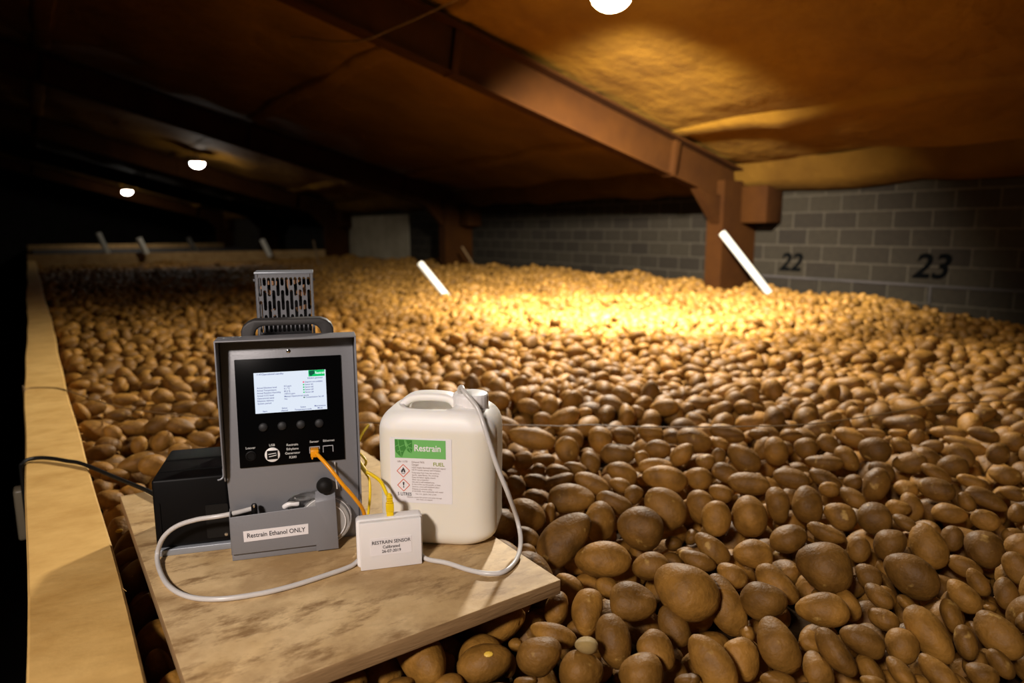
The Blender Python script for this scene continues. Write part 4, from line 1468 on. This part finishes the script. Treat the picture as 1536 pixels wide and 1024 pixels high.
NT = 260
TPL = []
rt_ = np.random.default_rng(5)
for i in range(NT):
    c = rt_.uniform(0.023, 0.035)
    b_ = c * rt_.uniform(1.0, 1.22)
    a = b_ * rt_.uniform(1.08, 1.62)
    if rt_.random() < 0.12:
        a, b_, c = a * 0.7, b_ * 0.7, c * 0.7
    R = rand_rot(rt_)
    lo, hi, nx_, ny_, hz = ellipsoid((a * .93, b_ * .93, c * .93), R)
    TPL.append(dict(ax=(a, b_, c), R=R, lo=lo, hi=hi, nx=nx_, ny=ny_, hz=hz, k=int(rt_.integers(NPROTO))))

PLACED = []    # (x, y, z, template)


def rest(t, ix, iy):
    w_ = H[iy - t['ny']:iy + t['ny'] + 1, ix - t['nx']:ix + t['nx'] + 1]
    return float((w_ - t['lo']).max())


def stamp(t, ix, iy, z):
    w_ = H[iy - t['ny']:iy + t['ny'] + 1, ix - t['nx']:ix + t['nx'] + 1]
    np.maximum(w_, t['hi'] + z, out=w_)


def surf(x, y):
    s_ = 0.010 * sin(2.1 * x + 0.6) * sin(1.7 * y + 0.3) + 0.008 * sin(5.3 * x - 2.9 * y) + 0.006 * sin(9 * y + 4 * x)
    s_ += 0.012 * sin(3.7 * x + 4.4 * y + 1.0) + 0.010 * sin(12 * x - 7 * y)
    wall = min(1.0, max(0.0, (x - 3.6) / 1.8)) * (-0.08 + 0.15 * min(1.0, max(0.0, (y - 1.6) / 2.2)))
    return s_ * min(1.0, max(0.2, (y - 0.5) / 1.5)) * 1.8 + wall - 0.045 * min(1.0, max(0.0, (y - 10.0) / 3.0))


DM = np.zeros((1024 // 8, 1536 // 8), bool)      # where hand-placed potatoes stand in view
for (px, py, a, b_, an, z, lb_) in DIG:
    j0, j1 = max(0, int((py - a * 0.5) / 8)), min(128, int((py + a * 0.5) / 8) + 1)
    i0, i1 = max(0, int((px - a * 0.55) / 8)), min(192, int((px + a * 0.55) / 8) + 1)
    DM[j0:j1, i0:i1] = True


def zlimit(x, y, stage):
    lim = -0.020 + surf(x, y)
    if stage == 0:
        return -0.092
    if BX0 - 0.03 < x < BX1 + 0.03 and BY0 - 0.03 < y < BY1 + 0.03:
        return -0.008
    q = proj((x, y, -0.02))
    if q[2] > 0.2 and 0 <= q[0] < 1536 and 0 <= q[1] < 1024 and DM[int(q[1] / 8), int(q[0] / 8)]:
        return -0.074
    return lim


def visible_block(x, y):
    for z in (0.0,):
        for mx_, my_ in ((0, 0), (0.4, 0), (-0.4, 0), (0, 0.4), (0, -0.4)):
            q = proj((x + mx_, y + my_, z))
            if q[2] > 0.15 and -60 < q[0] < 1600 and -50 < q[1] < 1120:
                return True
    return False


def fill(x0, x1, y0, y1, tries, stage, r):
    top = (BX0 - 0.06 < x1 and x0 < BX1 + 0.06 and BY0 - 0.06 < y1 and y0 < BY1 + 0.06)
    for _ in range(tries):
        ti = int(r.integers(NT))
        t = TPL[ti]
        best = None
        for c in range(4):
            ix = int((r.uniform(x0, x1) - GX0) / RES)
            iy = int((r.uniform(y0, y1) - GY0) / RES)
            ix = min(max(ix, t['nx']), NX - t['nx'] - 1)
            iy = min(max(iy, t['ny']), NY - t['ny'] - 1)
            z = rest(t, ix, iy)
            if best is None or z < best[0]:
                best = (z, ix, iy)
        z, ix, iy = best
        for step in (3, 1):
            for dx, dy in ((1, 0), (-1, 0), (0, 1), (0, -1), (1, 1), (-1, -1)):
                jx, jy = ix + dx * step, iy + dy * step
                if t['nx'] <= jx < NX - t['nx'] and t['ny'] <= jy < NY - t['ny']:
                    z2 = rest(t, jx, jy)
                    if z2 < z:
                        z, ix, iy = z2, jx, jy
        x, y = GX0 + ix * RES, GY0 + iy * RES
        lim = zlimit(x, y, stage)
        if z < lim:
            if top and BX0 - 0.04 < x < BX1 + 0.04 and BY0 - 0.04 < y < BY1 + 0.04 and z + t['hz'] * 1.08 > 0.026:
                continue
            stamp(t, ix, iy, z)
            PLACED.append((x, y, z, ti))


blocks = []
BS = 0.45
yb = GY0
while yb < GY1:
    xb = GX0
    while xb < GX1:
        if visible_block(xb + BS / 2, yb + BS / 2):
            blocks.append((xb, min(xb + BS, GX1), yb, min(yb + BS, GY1)))
        xb += BS
    yb += BS
rf = np.random.default_rng(21)
near = [b for b in blocks if b[2] < 3.2]
for b in near:
    fill(*b, 50, 0, rf)

# stand the hand-placed ones in
HAND = []
for (px, py, a, b_, an, zc, lb_) in DIG:
    P0 = at(px, py, zc)
    dep = proj(P0)[2]
    v = ray(px, py)
    cb = 1 / np.linalg.norm(v)
    v = v / np.linalg.norm(v)
    rr_ = np.cross(v, [0, 0, 1.0])
    rr_ /= np.linalg.norm(rr_)
    uu = np.cross(rr_, v)
    ca, sa = cos(radians(an)), sin(radians(an))
    e1 = rr_ * ca + uu * sa
    e2 = -rr_ * sa + uu * ca
    A_ = a / F * dep / 2 * (cb if abs(ca) > 0.6 else (1 + cb) / 2)
    B_ = b_ / F * dep / 2 * (cb if abs(sa) > 0.6 else (1 + cb) / 2)
    C_ = max(0.020, min(B_ * 0.98, 0.045))
    R = np.stack([e1, e2, np.cross(e1, e2)], 1)
    hxyz = np.sqrt(np.diag(R @ np.diag(np.array([A_, B_, C_]) ** 2) @ R.T))
    if P0[0] - hxyz[0] < GX0:
        P0[0] = GX0 + hxyz[0]
    under = BX0 - 0.02 < P0[0] < BX1 + 0.02 and BY0 - 0.02 < P0[1] < BY1 + 0.02
    if under:
        P0[2] = min(P0[2], 0.026 - hxyz[2])
    HAND.append((P0, (A_, B_, C_), R, lb_))
    lo, hi, nx_, ny_, hz = ellipsoid((A_ * .95, B_ * .95, C_ * .95), R)
    ix, iy = int((P0[0] - GX0) / RES), int((P0[1] - GY0) / RES)
    if nx_ <= ix < NX - nx_ and ny_ <= iy < NY - ny_:
        w_ = H[iy - ny_:iy + ny_ + 1, ix - nx_:ix + nx_ + 1]
        np.maximum(w_, hi + P0[2], out=w_)

for b in blocks:
    far = b[2] > 7
    fill(*b, 160 if not far else 125, 1, rf)

# which loose ones become individuals: nearest visible
PL = np.array([(p[0], p[1], p[2]) for p in PLACED])
d_ = PL - CAM
zc_ = d_ @ FW
ux = 768 + F * (d_ @ RT) / zc_
uy = 512 - F * (d_ @ UP) / zc_
ixs = ((PL[:, 0] - GX0) / RES).astype(int)
iys = ((PL[:, 1] - GY0) / RES).astype(int)
tops = np.array([p[2] + TPL[p[3]]['hi'].max() for p in PLACED])
vis = tops > H[iys, ixs] - 0.006
inframe = (zc_ > 0.2) & (ux > 5) & (ux < 1531) & (uy > 5) & (uy < 1030)
hidden = ((ux > 236) & (ux < 548) & (uy > 500)) | ((ux > 552) & (ux < 738) & (uy > 590) & (uy < 840))
onboard = (PL[:, 0] > BX0 - 0.01) & (PL[:, 0] < BX1 + 0.01) & (PL[:, 1] > BY0) & (PL[:, 1] < BY1 + 0.02)
size_ = np.array([TPL[p[3]]['ax'][0] for p in PLACED]) / zc_
cand = np.where(vis & inframe & ~hidden & ~onboard & (PL[:, 2] > -0.045))[0]
cand = cand[np.argsort(-size_[cand])]
want = max(0, 300 - len(HAND))
solo = set(cand[:want].tolist())


def rng_tint(i):
    return float((math.sin(i * 12.9898) * 43758.5453) % 1.0)


def place_potato(i, loc, ax, R, k, label, group):
    o = bpy.data.objects.new('potato', proto_me[k])
    COL.objects.link(o)
    M = Matrix.Identity(4)
    Rm = Matrix(R.tolist())
    if Rm.determinant() < 0:
        Rm = Rm @ Matrix.Diagonal((1, 1, -1))
    M = Matrix.Translation(loc) @ Rm.to_4x4() @ Matrix.Diagonal((*ax, 1))
    o.matrix_world = M
    o['tint'] = rng_tint(i)
    tag(o, label, 'potato', group)
    return o


def zone(px, py):
    if px < 240 and py > 690:
        return 'dusty brown potato wedged between the timber plank and the plywood board', 'potatoes between plank and board'
    if px < 400:
        return 'dusty brown potato in the strip left of the grey machine, along the plank', 'potatoes left of the machine'
    if px < 900 and py > 860:
        return 'brown potato at the front below the edge of the plywood board', 'potatoes below the board'
    if py > 860:
        return 'large brown potato in the nearest rows at the front right of the heap', 'nearest potatoes at the front right'
    if px < 960:
        return 'brown potato in the heap just right of the jerrycan and board', 'potatoes right of the jerrycan'
    if py > 740:
        return 'brown potato in the near middle rows right of the board', 'near middle potatoes on the right'
    return 'brown potato in the sharper middle rows before the heap turns pale', 'middle potatoes on the right'


def sized(z, ax):
    a, b_, c = sorted(ax, reverse=True)
    w_ = 'elongated' if a > 1.45 * b_ else ('small' if a < 0.036 else ('rounded' if a < 1.18 * b_ else 'oval'))
    return (w_ + ' ' + z[0].replace('large ', '').replace('dusty ', '')), w_ + ' ' + z[1]


rk = np.random.default_rng(3)
for i, (P0, ax, R, lb_) in enumerate(HAND):
    q = proj(P0)
    zl, zg = sized(zone(q[0], q[1]), ax)
    k = int(rk.integers(NPROTO))
    o = place_potato(i, P0, ax, R, k, lb_ or zl, None if lb_ else zg)
    if lb_ and 'tiny pale' in lb_:
        o.data = o.data.copy()
        o.data.materials[0] = M_potpale
    if lb_ and ('yellow chip' in lb_ or 'yellow notch' in lb_):
        # a fleck of bared flesh on the skin towards the light
        d0 = Vector(CAM) - Vector(P0)
        n_ = (d0.normalized() + Vector((0.3, -0.1, 0.75))).normalized() if 'chip' in lb_ else (d0.normalized() + Vector((0, 0, 0.3))).normalized()
        A = R @ np.diag(1 / np.array(ax) ** 2) @ R.T
        nv = np.array(n_)
        s_ = 1 / sqrt(nv @ A @ nv)
        c_ = Vector(nv * s_ * 0.975)
        g_ = Vector(A @ (nv * s_)).normalized()
        Mq = Matrix.Translation(Vector(P0) + c_) @ g_.to_track_quat('Z', 'Y').to_matrix().to_4x4()
        ch_ = MB().lathe([(0.0048, -0.001), (0.0045, 0.0014), (0.0030, 0.0020), (0.0005, 0.0022)], 9, Mq @ Matrix.Diagonal((1.3, 0.8, 1, 1))).build('chip_mark', M_chip, smooth=True)
        ch_.parent = o
        ch_.matrix_parent_inverse = o.matrix_world.inverted()
for n_i, i in enumerate(sorted(solo)):
    x, y, z, ti = PLACED[i]
    t = TPL[ti]
    zl, zg = sized(zone(ux[i], uy[i]), t['ax'])
    place_potato(1000 + n_i, (x, y, z), t['ax'], t['R'], t['k'], zl, zg)

# all the rest of the heap is one mass
Vall, Fall, Tall = [], [], []
off = 0
byt = {}
for i, p in enumerate(PLACED):
    if i in solo:
        continue
    x, y, z, ti = p
    dd = y + 0.3 * x
    lod = 4 if dd < 1.6 else (3 if dd < 7 else 2)
    byt.setdefault((ti, lod), []).append(i)
for (ti, lod), ids in byt.items():
    t = TPL[ti]
    base_v = (PV[lod][t['k']] * np.array(t['ax'])) @ t['R'].T
    fc = ICO[lod][1]
    if np.linalg.det(t['R']) < 0:
        fc = fc[:, ::-1]
    pos = PL[ids]
    v = (base_v[None] + pos[:, None]).reshape(-1, 3)
    n = len(base_v)
    f = (fc[None] + (np.arange(len(ids)) * n)[:, None, None]).reshape(-1, 3) + off
    Vall.append(v)
    Fall.append(f)
    Tall.append(np.repeat(np.array([rng_tint(q * 1.37) for q in ids]), n))
    off += len(v)
Vall = np.concatenate(Vall).astype(np.float32)
Fall = np.concatenate(Fall).astype(np.int32)
Tall = np.concatenate(Tall).astype(np.float32)
me = bpy.data.meshes.new('potato_heap')
me.vertices.add(len(Vall))
me.vertices.foreach_set('co', Vall.ravel())
me.loops.add(Fall.size)
me.loops.foreach_set('vertex_index', Fall.ravel())
me.polygons.add(len(Fall))
me.polygons.foreach_set('loop_start', np.arange(0, Fall.size, 3, dtype=np.int32))
me.polygons.foreach_set('use_smooth', np.ones(len(Fall), bool))
atr = me.attributes.new('tint', 'FLOAT', 'POINT')
atr.data.foreach_set('value', Tall)
me.update(calc_edges=True)
me.materials.append(M_pots)
heap = bpy.data.objects.new('potato_heap', me)
COL.objects.link(heap)
tag(heap, 'great heap of loose brown potatoes filling the store beyond the nearest rows', 'potatoes', kind='stuff')
print('potatoes', len(PLACED), 'hand', len(HAND), 'solo', len(solo), 'verts', len(Vall))
# dark earth and potatoes below the visible layers
struct(MB().box(0.052, WX, -0.9, 14.2, -1.8, -0.130).build('floor_bin', M_soil))
struct(MB().box(0.052, WX, 14.26, 29.8, -1.8, 0.02).build('floor_bin_far', M_concrete))
